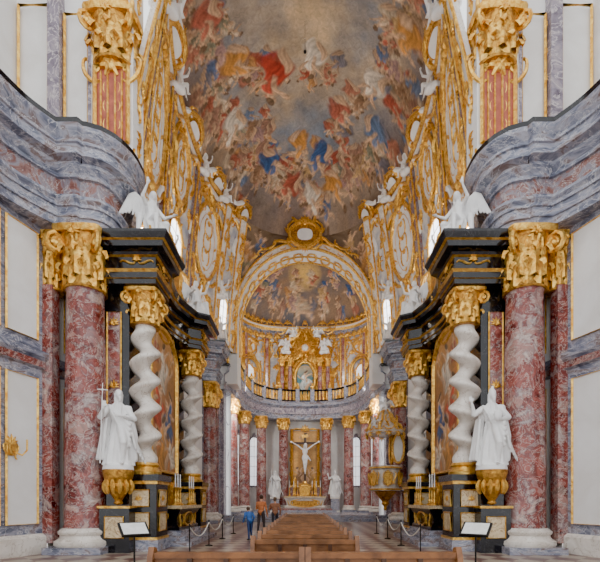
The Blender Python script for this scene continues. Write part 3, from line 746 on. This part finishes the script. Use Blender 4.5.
M = planeM((-4.6,16.85,0),(0,1,0),(0,0,1),(1,0,0)); cartouche(mb,M,0,.88,1.2,.5,.05)
for s in (-1,1): scroll(mb,M,s*1.05,.88,.25,pi/2,'S',s)
M = planeM((-5.0,15.5,0),(1,0,0),(0,0,1),(0,-1,0)); scroll(mb,M,0,.88,.25,pi/2,'S',1)
mb.box(-5.6,-5.15,16.4,17.3,1.4,2.3,GOLD2); M = planeM((-5.15,16.85,1.4),(0,1,0),(0,0,1),(1,0,0)); cartouche(mb,M,0,.45,.7,.7,.05)
CX_, CY_ = -5.62, 12.95
mb.lathe([(.06,1.45),(.14,1.5),(.1,1.58),(.24,1.8),(.36,2.02),(.32,2.1),(.4,2.25),(.44,2.4),(.44,2.5)], 16, CX_, CY_, GOLD2)
for i in range(12):
    a = 2*pi*i/12; M = planeM((CX_+.31*cos(a),CY_+.31*sin(a),1.98),(-sin(a),cos(a),0),(0,0,1),(cos(a),sin(a),0)); leaf(mb,M,0,-.2,pi/2,.5,.07,None,.1)
    scroll(mb,M,0,.3,.13,0,'C',1)
mb.box(-6.2,-5.3,12.95,13.5,.0,1.35,BLK); mb.box(-6.25,-5.25,12.9,13.5,1.35,1.42,GOLD); mb.box(-6.1,-5.4,13.2,13.5,1.42,2.35,BLK)
M = planeM((-5.75,12.95,0),(1,0,0),(0,0,1),(0,-1,0)); mb.grid([[M(-.28,.45,.02),M(.28,.45,.02)],[M(-.28,1.1,.02),M(.28,1.1,.02)]], CREAM); frame(mb,M,-.28,.28,.45,1.1,.025)
both(mb, 'side_altar')
of = [(0,4.2,1.5,.1,W_,SKIN,1),(-.6,2.6,1.7,.3,L3(206,84,54),SKIN,1),(.6,2.2,1.7,-.3,B_,SKIN,-1),(0,1.2,1.8,.1,O_,SKIN,1),(-.9,4.6,.9,.4,ROBES[0],SKIN,1),(.9,4.5,.9,-.4,ROBES[1],SKIN,1),(.9,.9,1.2,.6,W_,SKIN,1),(-1,.9,1.2,-.6,ROBES[5],SKIN,1)]
picture('altar_painting', planeM((-5.55,16.85,2.75),(0,1,0),(0,0,1),(1,0,0)), 3.0, 5.4, of, L3(176,116,68), mirror=True)
mb = MB()
mb.lathe([(.12,0),(.13,.05),(.05,.1),(.06,.2),(.03,.25),(.05,.4),(.025,.5),(.04,.6),(.08,.66),(.03,.68)],10,0,0,GOLD); mb.lathe([(.025,.68),(.022,1.15),(.005,1.18)],8,0,0,STA)
cs = mb.build('candlestick', loc=(-4.7,15.6,1.4)).data
for x in (-1, 1):
    for y in (15.9,16.2,17.5,17.8,18.1)+(() if x < 0 else (15.6,)): inst(cs, 'candlestick', loc=(x*4.7,y,1.4))
for x in (-1.5,-1.1,-.7,.7,1.1,1.5): inst(cs, 'candlestick', loc=(x,42.0,1.95), scale=1.3)
# ================================================================== HIGH ALTAR
mb = MB()
mb.box(-3,3,40.6,44,.45,.62,GREY); mb.box(-2.6,2.6,40.9,44,.62,.8,RED)
rows = []
for (q, z) in ((0,.8),(.05,.95),(-.12,1.1),(-.08,1.4),(.1,1.75),(.12,1.85)): rows.append([(-1.9-q,43,z),(-1.9-q,41.7-q,z),(1.9+q,41.7-q,z),(1.9+q,43,z)])
mb.grid(rows, WM); mb.box(-2.05,2.05,41.5,43.2,1.82,1.95,CREAM)
M = planeM((0,41.75,0),(1,0,0),(0,0,1),(0,-1,0)); plate(mb,M,0,1.32,2.4,.7,GOLD2,.03); cartouche(mb,M,0,1.32,2.6,.75,.07)
for s in (-1,1): scroll(mb,M,s*1.6,1.3,.3,pi/2,'S',s)
mb.box(-1.5,1.5,43.35,44.2,.8,2.9,RED); mb.box(-1.55,1.55,43.2,44.3,2.9,3.05,GOLD)
mb.box(-.5,.5,42.5,43.2,1.95,3.0,GOLD)
M = planeM((0,42.5,0),(1,0,0),(0,0,1),(0,-1,0)); cartouche(mb,M,0,2.5,.9,1.0,.07)
for s in (-1,1):
    mb.lathe([(.14,1.95),(.2,2.1),(.1,2.3),(.18,2.6),(.22,3.0),(.12,3.3),(.2,3.6),(.03,3.9)],12,s*1.0,42.7,GOLD)
Mf = planeM((0,43.45,0),(1,0,0),(0,0,1),(0,-1,0))
frame(mb, Mf, -1.35,1.35,3.1,8.7,.16); shell(mb,Mf,0,8.6,pi/2,.7)
for s in (-1,1):
    for z in (4,5.5,7): scroll(mb,Mf,s*1.45,z,.4,pi/2,'S',s)
    scroll(mb,Mf,s*.8,8.7,.45,0,'C',-1)
mb.build('high_altar')
picture('high_altar_painting', planeM((0,43.6,3.1),(1,0,0),(0,0,1),(0,-1,0)), 2.7, 5.5, [(-.6,1.2,1.3,.2,L3(150,110,70),SKIN,1),(.6,1.1,1.3,-.2,L3(170,130,70),SKIN,-1),(0,4.6,1.2,0,L3(220,180,110),SKIN,1)], L3(200,152,84), arch=False, seed=9)
# ------------------------------------------------------------------ sculpted figures
def sculpt(name, parts, voxel, mats):
    mb = MB(); samp = []
    for p in parts:
        if p[0] == 'c':
            a, b = V(p[1]), V(p[2]); n = 6
            mb.tube([a.lerp(b, i/n) for i in range(n+1)], [p[3]+(p[4]-p[3])*i/n for i in range(n+1)], STA, 12)
            mb.ell(a, p[3], STA, 12, 8); mb.ell(b, p[4], STA, 12, 8)
            for i in range(n+1): samp.append((a.lerp(b, i/n), p[3]+(p[4]-p[3])*i/n, p[5] if len(p) > 5 else 0))
        elif p[0] == 'e':
            mb.ell(p[1], p[2], STA, 16, 10); r = p[2] if hasattr(p[2], '__len__') else (p[2],)*3
            mi = p[3] if len(p) > 3 else 0
            samp.append((V(p[1]), min(r), mi))
            samp.append((V(p[1])+V((0,0,r[2]*.5)), min(r)*.8, mi)); samp.append((V(p[1])-V((0,0,r[2]*.5)), min(r)*.8, mi))
        elif p[0] == 'r':
            rows = []; k = 72; st = p[1]; fine = []
            for i in range(len(st)-1):
                for q in range(4): fine.append(tuple(a+(b-a)*q/4 for a, b in zip(st[i], st[i+1])))
            fine.append(st[-1])
            for (z, rx, ry, cx, cy) in fine:
                row = []
                for j in range(k):
                    a = 2*pi*j/k; f = 1+p[3]*(sin(p[2]*a+2.2*sin(z*3))+.6*sin((p[2]*2-3)*a+4*z))
                    row.append((cx+rx*f*cos(a), cy+ry*f*sin(a), z))
                rows.append(row); samp.append((V((cx,cy,z)), min(rx,ry), p[4] if len(p) > 4 else 0))
            o = len(mb.v); mb.grid(rows, STA, cv=True)
            mb.f.append(tuple(o+j for j in reversed(range(k)))); mb.m.append(STA)
            mb.f.append(tuple(o+(len(rows)-1)*k+j for j in range(k))); mb.m.append(STA)
    ob = mb.build(name+'_tmp', smooth=False)
    md = ob.modifiers.new('r', 'REMESH'); md.mode = 'VOXEL'; md.voxel_size = voxel
    sm = ob.modifiers.new('s', 'SMOOTH'); sm.iterations = 2; sm.factor = .5
    dg = bpy.context.evaluated_depsgraph_get(); dg.update()
    me = bpy.data.meshes.new_from_object(ob.evaluated_get(dg)); me.name = name+'_mesh'
    bpy.data.objects.remove(ob)
    me.materials.clear()
    for m in mats: me.materials.append(m)
    if len(mats) > 1:
        for pg in me.polygons:
            c = pg.center; best = min(samp, key=lambda s: (s[0]-c).length-s[1]); pg.material_index = best[2]
    else:
        me.polygons.foreach_set('material_index', [0]*len(me.polygons))
    me.shade_smooth(); me.update(); return me
def hand(P, w, d, side, mi=0, k=1.0, curl=.3):
    w = V(w); d = V(d).normalized(); s = V(side); s = (s-d*s.dot(d)).normalized(); n = d.cross(s)
    P.append(('c', w, w+d*.05*k, .026*k, .036*k, mi)); P.append(('c', w+d*.05*k-s*.015*k, w+d*.05*k+s*.02*k, .03*k, .03*k, mi))
    for i, L in enumerate((.072,.08,.074,.058)):
        b = w+d*.085*k+s*(.033-.022*i)*k; m = b+d*L*.55*k+n*L*curl*.3*k; e = m+d*L*.4*k+n*L*curl*.8*k
        P.append(('c', b, m, .0105*k, .0098*k, mi)); P.append(('c', m, e, .0098*k, .0085*k, mi))
    b = w+d*.03*k+s*.03*k; m = b+d*.035*k+s*.03*k; P.append(('c', b, m, .013*k, .012*k, mi)); P.append(('c', m, m+d*.032*k+s*.006*k, .012*k, .010*k, mi))
def head(P, c, mi=0, hair=0, k=1.0, beard=False, tilt=0, longhair=False):
    c = V(c); f = V((sin(tilt), -cos(tilt), 0)); r = V((cos(tilt), sin(tilt), 0))
    P.append(('e', c, (.078*k,.092*k,.115*k), mi)); P.append(('e', c+f*.03*k-V((0,0,.06*k)), (.05*k,.05*k,.05*k), mi))
    P.append(('c', c+f*.088*k+V((0,0,.012*k)), c+f*.108*k-V((0,0,.022*k)), .009*k, .014*k, mi))
    for s in (-1,1):
        P.append(('e', c+f*.08*k+r*s*.03*k+V((0,0,.03*k)), (.022*k,.014*k,.008*k), mi)); P.append(('e', c+r*s*.08*k-V((0,0,.005*k)), (.012*k,.02*k,.028*k), mi))
    P.append(('e', c+f*.088*k-V((0,0,.052*k)), (.024*k,.012*k,.009*k), mi))
    P.append(('e', c-f*.018*k+V((0,0,.035*k)), (.09*k,.098*k,.1*k), hair))
    if longhair:
        for s in (-1,1): P.append(('c', c-f*.03*k+r*s*.07*k, c-f*.05*k+r*s*.075*k-V((0,0,.16*k)), .04*k, .025*k, hair))
    if beard: P.append(('c', c+f*.06*k-V((0,0,.08*k)), c+f*.07*k-V((0,0,.17*k)), .045*k, .02*k, hair))
def saint(arm):
    P = []
    P.append(('r', [(0,.34,.26,0,0),(.1,.31,.24,0,0),(.5,.25,.2,.04,0),(.85,.2,.16,.06,0),(1.05,.16,.125,.04,0),(1.2,.175,.125,0,0),(1.38,.18,.12,-.01,.01),(1.46,.12,.09,0,.01),(1.52,.07,.07,0,0)], 8, .12))
    P.append(('c',(.06,-.12,.95),(.14,-.26,.52),.1,.085)); P.append(('c',(.14,-.26,.52),(.1,-.16,.08),.075,.07)); P.append(('c',(.1,-.2,.04),(.11,-.33,.03),.045,.035))
    P.append(('c',(0,0,1.48),(.01,-.02,1.6),.055,.05)); head(P,(.02,-.04,1.69),beard=True,tilt=.4,longhair=True)
    for i in range(5): P.append(('c',(-.2+.02*i,-.08-.03*i,1.42-.05*i),(.26,-.18+.01*i,.95-.12*i),.028,.05))
    for i in range(5): P.append(('c',(.26,-.14+.05*i,1.0-.04*i),(.4+.05*i,-.06+.05*i,.4-.08*i),.05,.028))
    P.append(('c',(.24,.02,1.38),(.34,.05,.7),.07,.1)); P.append(('c',(.34,.05,.7),(.36,.08,.15),.1,.07)); P.append(('c',(-.2,.1,1.38),(-.3,.12,.3),.08,.1))
    for i in range(3): P.append(('c',(-.26-.03*i,.0+.06*i,1.1),(-.35-.06*i,-.03+.06*i,.15),.04,.045))
    if arm == 0:
        P.append(('c',(-.19,0,1.38),(-.38,-.12,1.12),.075,.07)); P.append(('c',(-.38,-.12,1.12),(-.28,-.32,1.28),.065,.04)); hand(P,(-.27,-.34,1.3),(.1,-.3,1),(1,0,0))
        P.append(('c',(.19,0,1.38),(.36,-.05,1.12),.075,.07)); P.append(('c',(.36,-.05,1.12),(.12,-.28,1.14),.06,.038)); hand(P,(.1,-.29,1.14),(-1,-.2,.2),(0,0,1))
        P.append(('c',(-.36,-.3,.02),(-.29,-.4,1.85),.018,.014)); P.append(('c',(-.4,-.4,1.7),(-.18,-.4,1.7),.015,.015))
    else:
        P.append(('c',(-.19,0,1.38),(-.4,-.1,1.22),.075,.07)); P.append(('c',(-.4,-.1,1.22),(-.46,-.2,1.46),.06,.038)); hand(P,(-.47,-.21,1.48),(-.2,-.2,1),(1,0,0))
        P.append(('c',(.19,0,1.38),(.36,-.06,1.12),.075,.07)); P.append(('c',(.36,-.06,1.12),(.15,-.3,1.05),.06,.038)); hand(P,(.13,-.31,1.04),(-1,-.1,0),(0,0,1))
        P.append(('e',(.1,-.34,1.15),(.1,.04,.13))); P.append(('c',(-.0,-.02,1.78),(.02,-.02,1.88),.07,.03))
    P.append(('r',[(-.12,.36,.32,0,0),(0,.34,.3,0,0),(.02,.3,.26,0,0)],3,.01))
    return P
def wings(P, z, y=.1, k=1.0):
    for s in (-1,1):
        e = [V((s*.07,y,z)), V((s*.18,y+.12,z+.26*k)), V((s*.3,y+.2,z+.38*k)), V((s*.42,y+.26,z+.3*k))]
        for a, b in zip(e, e[1:]): P.append(('c', a, b, .05*k, .045*k))
        for i in range(9):
            t = i/8*2.99; j = int(t); q = e[j].lerp(e[j+1], t-j)
            L = (.38+.3*i/8)*k; a = -1.5+.35*i/8
            P.append(('c', q, q+V((s*cos(a)*L, .05, sin(a)*L)), .045*k, .025*k))
def angel():
    P = []
    P.append(('r',[(.1,.26,.24,0,-.25),(.3,.27,.26,0,-.2),(.5,.24,.26,0,-.08),(.62,.2,.2,0,0),(.8,.15,.13,0,0),(1.02,.18,.12,0,0),(1.12,.1,.08,0,0),(1.18,.06,.06,0,0)],7,.08))
    P.append(('c',(-.1,-.02,.52),(-.14,-.42,.56),.11,.085)); P.append(('c',(-.14,-.42,.56),(-.18,-.5,.1),.075,.045)); P.append(('c',(-.18,-.5,.08),(-.19,-.62,.03),.04,.03))
    P.append(('c',(.1,-.02,.52),(.18,-.4,.5),.11,.085)); P.append(('c',(.18,-.4,.5),(.24,-.3,.02),.075,.045)); P.append(('c',(.24,-.3,0),(.26,-.42,-.04),.04,.03))
    P.append(('c',(0,0,1.12),(.01,-.02,1.24),.05,.045)); head(P,(.02,-.04,1.32),tilt=-.3,longhair=True)
    P.append(('c',(-.17,0,1.04),(-.34,-.12,1.1),.06,.05)); P.append(('c',(-.34,-.12,1.1),(-.32,-.3,1.32),.045,.03)); hand(P,(-.32,-.31,1.34),(-.1,-.5,1),(1,0,0))
    P.append(('c',(.17,0,1.04),(.32,-.1,.85),.06,.05)); P.append(('c',(.32,-.1,.85),(.38,-.36,.84),.045,.03)); hand(P,(.385,-.38,.84),(.3,-1,.1),(-1,0,0))
    P.append(('c',(.1,-.1,.6),(.42,.05,.3),.1,.06)); P.append(('c',(.42,.05,.3),(.5,.1,-.1),.07,.03)); P.append(('c',(-.3,.1,.7),(-.34,.1,.1),.08,.05))
    P.append(('e',(0,.0,.16),(.34,.3,.26))); P.append(('e',(.25,-.05,.05),(.22,.22,.2))); P.append(('e',(-.25,0,.05),(.25,.24,.2)))
    wings(P,.98); return P
def putto():
    P = []
    P.append(('e',(0,0,.36),(.13,.11,.14))); P.append(('e',(0,-.02,.5),(.12,.09,.12))); P.append(('e',(0,.01,.25),(.13,.12,.1)))
    head(P,(.02,-.03,.72),k=1.05,tilt=.3)
    P.append(('c',(.07,0,.24),(.13,-.22,.26),.075,.06)); P.append(('c',(.13,-.22,.26),(.12,-.26,.05),.055,.035)); P.append(('c',(.12,-.27,.03),(.12,-.34,.01),.032,.025))
    P.append(('c',(-.07,0,.24),(-.16,-.2,.2),.075,.06)); P.append(('c',(-.16,-.2,.2),(-.24,-.12,.02),.055,.035)); P.append(('c',(-.24,-.12,.0),(-.28,-.18,-.02),.032,.025))
    P.append(('c',(-.11,0,.56),(-.27,-.05,.68),.045,.04)); P.append(('c',(-.27,-.05,.68),(-.32,-.1,.86),.038,.028)); hand(P,(-.32,-.1,.87),(0,-.2,1),(1,0,0),k=.8)
    P.append(('c',(.11,0,.56),(.26,-.08,.48),.045,.04)); P.append(('c',(.26,-.08,.48),(.34,-.22,.52),.038,.028)); hand(P,(.345,-.23,.52),(.3,-1,.1),(-1,0,0),k=.8)
    P.append(('e',(0,.05,.1),(.26,.18,.12))); P.append(('e',(.2,.02,.04),(.16,.15,.12))); wings(P,.5,.08,.6); return P
m_s0 = sculpt('saint_statue', saint(0), .015, [STA]); m_s1 = sculpt('bishop_statue', saint(1), .015, [STA])
m_an = sculpt('angel_statue', angel(), .016, [STA]); m_pu = sculpt('putto_statue', putto(), .013, [STA])
def place(me, name, loc, h, rz, mx=1):
    o = inst(me, name, loc=loc, rotz=rz); o.scale = (h*mx, h, h); return o
place(m_s0,'saint_statue',(CX_,CY_,2.65),1.25,.3); place(m_s1,'bishop_statue',(-CX_,CY_,2.65),1.25,-.3)
place(m_s1,'bishop_statue',(-5.85,21.2,2.65),1.25,.9); place(m_s0,'saint_statue',(5.85,21.2,2.65),1.25,-.9,-1)
mbp = MB(); mbp.box(-.45,.45,-.4,.4,0,2.3,GREY); mbp.box(-.52,.52,-.47,.47,2.3,2.5,WM); mbp.box(-.52,.52,-.47,.47,0,.25,WM); pm = mbp.build('statue_pedestal', loc=(-5.85,21.2,0), smooth=False).data; inst(pm,'statue_pedestal',loc=(5.85,21.2,0))
for s in (-1,1):
    place(m_an,'angel_statue',(s*4.95,13.9,9.8),1.22,-s*.9,-s); place(m_an,'angel_statue',(s*5.0,19.7,9.8),1.25,-s*.9,s)
    place(m_s0 if s < 0 else m_s1,'apostle_statue',(s*2.9,41.6,2.0),1.35,-s*.2)
    inst(pm,'statue_pedestal',loc=(s*2.9,41.6,.45),scale=(.9,.9,.55))
    for (t, v, h, r) in ((.13,.86,1.3,.2),(.375,.93,1.3,.3),(.625,.93,1.3,.5),(.8,.97,1.3,.2),(.37,.1,1.5,.4),(.62,.06,1.5,.2),(.87,.35,1.4,.2)):
        p = S(t, v); place(m_pu,'putto_statue',(-s*(p.x+.45), p.y, p.z-.1),h,-s*(r+.6),s)
    place(m_an,'angel_statue',(s*1.9,42.9,16.3),1.0,-s*.3,s); place(m_pu,'putto_statue',(s*1.2,42.9,17.9),1.1,-s*.3,s)
    place(m_an,'angel_statue',(s*5.9,29.9,12.5),1.3,-s*.5,s)
# crucifix
P = []; head(P,(.03,-.1,1.5),tilt=.4,beard=True,longhair=True)
P += [('e',(0,0,1.2),(.15,.1,.2)),('e',(0,0,1.0),(.12,.09,.16)),('c',(0,-.02,1.35),(.02,-.07,1.44),.05,.045),('c',(.07,0,.92),(.06,-.12,.5),.08,.06),('c',(.06,-.12,.5),(.02,-.02,.1),.055,.035),('c',(-.07,0,.92),(-.05,-.1,.5),.08,.06),('c',(-.05,-.1,.5),(-.01,-.03,.1),.055,.035),('c',(.01,-.04,.08),(.01,-.12,-.02),.035,.03),
      ('c',(-.16,0,1.32),(-.42,0,1.52),.05,.04),('c',(-.42,0,1.52),(-.66,0,1.66),.038,.028),('c',(.16,0,1.32),(.42,0,1.52),.05,.04),('c',(.42,0,1.52),(.66,0,1.66),.038,.028),
      ('r',[(.72,.15,.12,0,-.02),(.85,.17,.13,0,0),(.98,.14,.11,0,0)],7,.08),('c',(.14,0,.92),(.3,.02,.7),.05,.03)]
hand(P,(-.67,0,1.67),(-1,-.1,.4),(0,0,1)); hand(P,(.67,0,1.67),(1,-.1,.4),(0,0,1))
cm_ = sculpt('corpus', P, .014, [STA])
root = bpy.data.objects.new('crucifix', None); bpy.context.scene.collection.objects.link(root); root.location = (0,42.9,3.0)
mb = MB(); mb.box(-.1,.1,.1,.22,0,5.3,DWOOD); mb.box(-1.3,1.3,.1,.22,4.2,4.4,DWOOD); mb.box(-.3,.3,.05,.1,4.85,5.1,GOLD); mb.lathe([(.5,0),(.45,.15),(.2,.3),(.15,.5)],12,0,.15,GOLD); mb.build('cross', parent=root, smooth=False)
inst(cm_,'corpus',loc=(0,0,1.25),parent=root,scale=1.85)
# pulpit
mb = MB(); x, y = 5.35, 28.7
def hexf(a, z): return 1+.04*cos(6*a)
mb.lathe([(.05,.9),(.12,1.0),(.08,1.15),(.25,1.35),(.2,1.5),(.5,1.85),(.75,2.15),(.7,2.25)], 24, x, y, GOLD2)
mb.lathe([(.95,2.2),(1.0,2.3),(.9,2.4),(.82,2.6),(.95,3.0),(.92,3.4),(.88,3.6),(1.02,3.7),(1.06,3.8),(.98,3.85)], 36, x, y, WM, hexf)
for z, r in ((2.3,1.03),(3.72,1.05)): mb.tube([(x+r*cos(a),y+r*sin(a),z) for a in (2*pi*i/24 for i in range(24))], .06, GOLD, 6, closed=True)
for i in range(6):
    a = 2*pi*i/6+pi/6; M = planeM((x+.95*cos(a),y+.95*sin(a),3.0),(-sin(a),cos(a),0),(0,0,1),(cos(a),sin(a),0)); plate(mb,M,0,0,.5,.8,GOLD,.03); cartouche(mb,M,0,0,.5,.8,.05,n=20,sc=1.4)
    scroll(mb, M, .45, 0, .38, pi/2, 'S', 1)
mb.box(x+.5,x+1.1,y-.3,y+.9,3.6,6.2,RED)
M = planeM((x+.48,y+.2,5),(0,-1,0),(0,0,1),(-1,0,0)); cartouche(mb,M,0,0,1,1.8,.07)
M = planeM((x+.8,y-.3,5),(1,0,0),(0,0,1),(0,-1,0)); plate(mb,M,0,0,.65,1.7,STA,.02); cartouche(mb,M,0,0,.7,1.8,.07)
mb.lathe([(1.0,5.9),(1.2,5.95),(1.25,6.1),(1.1,6.25),(.85,6.4),(.6,6.7),(.4,7.1),(.3,7.3),(.4,7.4),(.1,7.5)], 32, x, y, WM, hexf)
for i in range(12):
    a = 2*pi*i/12; M = planeM((x+1.22*cos(a),y+1.22*sin(a),6.0),(-sin(a),cos(a),0),(0,0,1),(cos(a),sin(a),0)); shell(mb,M,0,0,-pi/2,.38,None,5); scroll(mb,M,0,.25,.32,0,'C',1)
for i in range(6):
    a = 2*pi*i/6; mb.tube([(x+r*cos(a),y+r*sin(a),z) for r,z in ((1.15,6.2),(1.0,6.6),(.6,6.8),(.45,7.3),(.2,7.6))], [.1,.12,.09,.08,.05], GOLD, 6)
    M = planeM((x+.75*cos(a+.5),y+.75*sin(a+.5),6.6),(-sin(a+.5),cos(a+.5),0),(0,0,1),(cos(a+.5),sin(a+.5),0)); acanth(mb,M,0,.1,pi/2,.45)
mb.box(x+.7,x+1.3,y-.1,y+1.2,2.2,2.5,GREY)
mb.build('pulpit'); place(m_pu,'putto_statue',(x,y,7.55),1.0,-.3); place(m_pu,'putto_statue',(x-.8,y-.6,6.4),.7,-.6)
# pews
def pew(mb, W2):
    mb.box(-W2,W2,.32,.37,.28,.9,WOOD); mb.box(-W2,W2,.29,.42,.88,.95,WOOD); mb.box(-W2,W2,-.1,.34,.42,.46,WOOD); mb.box(-W2,W2,.42,.56,.78,.81,WOOD); mb.box(-W2,W2,.55,.75,.14,.19,DWOOD)
    for s in (-1, 1):
        x = s*(W2+.03); pr = [(-.15,0),(.6,0),(.58,.15),(.5,.3),(.55,.6),(.5,.85),(.42,1.0),(.32,1.02),(.26,.9),(.22,.7),(.05,.6),(-.08,.62),(-.15,.5)]
        n = len(pr); o = [(x-.035,a,b) for a,b in pr]+[(x+.035,a,b) for a,b in pr]
        mb.add(o, [tuple(range(n))[::-1], tuple(range(n,2*n))]+[(i,(i+1)%n,n+(i+1)%n,n+i) for i in range(n)], WOOD)
    for x in [-W2*.5, 0, W2*.5]: mb.box(x-.03,x+.03,.28,.32,.3,.88,DWOOD)
mb = MB(); pew(mb, .9); pmesh = mb.build('church_pew', loc=(-.97,5.0,0)).data; inst(pmesh,'church_pew',loc=(.97,5.0,0))
mb = MB(); pew(mb, .82); p2 = mb.build('church_pew', loc=(0,6.7,0)).data
for i in range(1, 13): inst(p2, 'church_pew', loc=(0,6.7+i*1.05,0))
for s in (-1,1):
    mb = MB(); mb.lathe([(.2,0),(.2,.03),(.03,.05)],14,0,0,IRON); mb.tube([(0,0,.03),(0,0,.95)],.02,IRON,6)
    mb.add([(-.3,-.16,.86),(.3,-.16,.86),(.3,.16,1.12),(-.3,.16,1.12),(-.3,-.14,.82),(.3,-.14,.82),(.3,.18,1.08),(-.3,.18,1.08)],[(0,1,2,3),(7,6,5,4),(0,4,5,1),(1,5,6,2),(2,6,7,3),(3,7,4,0)],IRON)
    mb.grid([[(-.26,-.135,.885),(.26,-.135,.885)],[(-.26,.135,1.105),(.26,.135,1.105)]],PAPER)
    mb.build('information_lectern', loc=(s*3.65,9.2,0), rotz=-s*.7, smooth=False)
    pts = [(3.3,12.3),(3.35,15.0),(3.4,17.7),(3.4,20.4)]
    mb = MB()
    for (x, y) in pts: mb.lathe([(.13,0),(.13,.03),(.02,.06),(.018,.85),(.03,.88),(.015,.92)],10,s*x,y,IRON)
    for a, b in zip(pts, pts[1:]): mb.tube([(s*(a[0]+(b[0]-a[0])*t), a[1]+(b[1]-a[1])*t, .82-.35*sin(pi*t)) for t in (i/10 for i in range(11))], .018, ROPE, 6)
    mb.build('rope_barrier')
mb = MB(); M = planeM((-8.18,11.95,3.05),(.3,.95,0),(0,0,1),(.95,-.3,0))
plate(mb,M,0,0,.35,.45,GOLD,.03); shell(mb,M,0,.1,pi/2,.3)
for s in (-1,1): scroll(mb,M,s*.17,-.1,.2,pi/2,'S',s); mb.tube([M(0,-.1,.05),M(s*.15,-.2,.25),M(s*.25,-.05,.3),M(s*.25,.25,.3)],.025,GOLD,6)
mb.build('wall_sconce')
# people
def person(name, loc, rz, jacket, trous, hair, pose=0, k=1.0, bag=False):
    SKM = plain(name+'_skin', lin(205,150,120), lin(220,170,140), 5); JM = plain(name+'_jacket', lin(*jacket), lin(*[min(255,c+22) for c in jacket]), 6, .8)
    TM = plain(name+'_trousers', lin(*trous), lin(*[min(255,c+12) for c in trous]), 6, .8); HM = plain(name+'_hair', lin(*hair), lin(*[min(255,c+15) for c in hair]), 20, .6); SH = plain(name+'_shoes', lin(30,26,24), lin(40,36,34), 5, .5)
    P = []; lean = .0 if pose == 0 else .18
    head(P,(0,-.03-lean,1.62-lean*.4),0,3,tilt=.25 if pose == 0 else -.3); P.append(('c',(0,-lean*.8,1.42-lean*.3),(0,-.01-lean,1.54-lean*.4),.06,.052,0))
    P += [('e',(0,.0,.98),(.17,.12,.13),1),('e',(0,-lean*.4,1.15),(.155,.115,.18),1),('e',(0,-lean*.7,1.3-lean*.1),(.19,.115,.14),1),('c',(-.15,-lean*.7,1.38-lean*.2),(.15,-lean*.7,1.38-lean*.2),.065,.065,1)]
    for s, st in ((-1,-.06),(1,.08)):
        P += [('c',(s*.09,0,.92),(s*.1,st-.02,.5),.09,.065,2),('c',(s*.1,st-.02,.5),(s*.11,st+.02,.1),.06,.045,2),('c',(s*.11,st+.03,.05),(s*.13,st-.13,.035),.045,.035,4)]
    for s in (-1,1):
        el = (s*.27,.03-lean*.5,1.12) if not (pose == 0 and s == 1) else (s*.27,-.06,1.12)
        wr = (s*.26,-.08-lean,.88) if not (pose == 0 and s == 1) else (s*.16,-.24,1.18)
        P += [('c',(s*.2,-lean*.7,1.37-lean*.2),el,.06,.05,1),('c',el,wr,.048,.034,1)]
        d = V(wr)-V(el); hand(P, V(wr)+d.normalized()*.02, d, (0,-1,0) if d.z < -.1 else (0,0,1), 0)
    if bag: P += [('e',(.02,.17,1.2),(.14,.09,.2),2)]
    me = sculpt(name, P, .012, [SKM,JM,TM,HM,SH]); return inst(me, name, loc=loc, rotz=rz, scale=k)
person('visitor_orange_jacket',(-2.1,20.6,0),pi-.4,(196,112,62),(60,52,52),(60,40,28),k=1.06)
person('visitor_brown_coat',(-1.48,21.2,0),pi+.2,(142,92,66),(50,48,56),(90,70,50))
person('visitor_blue_jacket',(-2.2,17.2,0),pi+.6,(40,84,150),(40,56,96),(70,46,30),pose=1,k=.8)
# ------------------------------------------------------------------ light
def area(name, loc, size, sy, e, target, col=(1,.97,.92)):
    l = bpy.data.lights.new(name, 'AREA'); l.shape = 'RECTANGLE'; l.size = size; l.size_y = sy; l.energy = e; l.color = col
    o = bpy.data.objects.new(name, l); bpy.context.scene.collection.objects.link(o); o.location = loc
    o.rotation_euler = (V(target)-V(loc)).to_track_quat('-Z', 'Y').to_euler(); return o
for s in (-1,1):
    for y in (17.5,21.5,25.5):
        area('dome_fill', (s*6.55,y,12.55), .25, 2.6, 200, (-s*1.5,y,24))  # added fill along the cornice to brighten the dome, not real fixtures
    area('choir_vault_fill', (s*5.9,37,11.7), .3, 3, 170, (-s*2,39,22)); area('choir_vault_fill', (s*2.6,43.1,11.7), .25, .8, 50, (s*1.5,41,20))  # added fill behind the balustrade, brightens the choir vault
    area('high_altar_fill', (s*5.2,33.5,9.0), .4, .6, 260, (0,44,4)); area('gallery_altar_fill', (s*5.0,33.7,17), .4, .6, 260, (0,44,15))  # invented fill lights behind the arch, aimed at both altars
wd = bpy.data.worlds.new('World'); bpy.context.scene.world = wd; wd.use_nodes = True
bgn = wd.node_tree.nodes['Background']; bgn.inputs['Color'].default_value = (.96,.98,1.0,1); bgn.inputs['Strength'].default_value = 2.05
sc = bpy.context.scene; sc.view_settings.view_transform = 'AgX'
try: sc.view_settings.look = 'AgX - Punchy'
except Exception: pass
sc.view_settings.exposure = 0.72
cam = bpy.data.cameras.new('camera'); co = bpy.data.objects.new('camera', cam); sc.collection.objects.link(co)
co.location = (0,0,1.6); co.rotation_euler = (pi/2,0,0); cam.sensor_width = 36; cam.lens = 430/600*36
cam.shift_y = 219/600; cam.shift_x = -5/600; cam.clip_end = 200; sc.camera = co
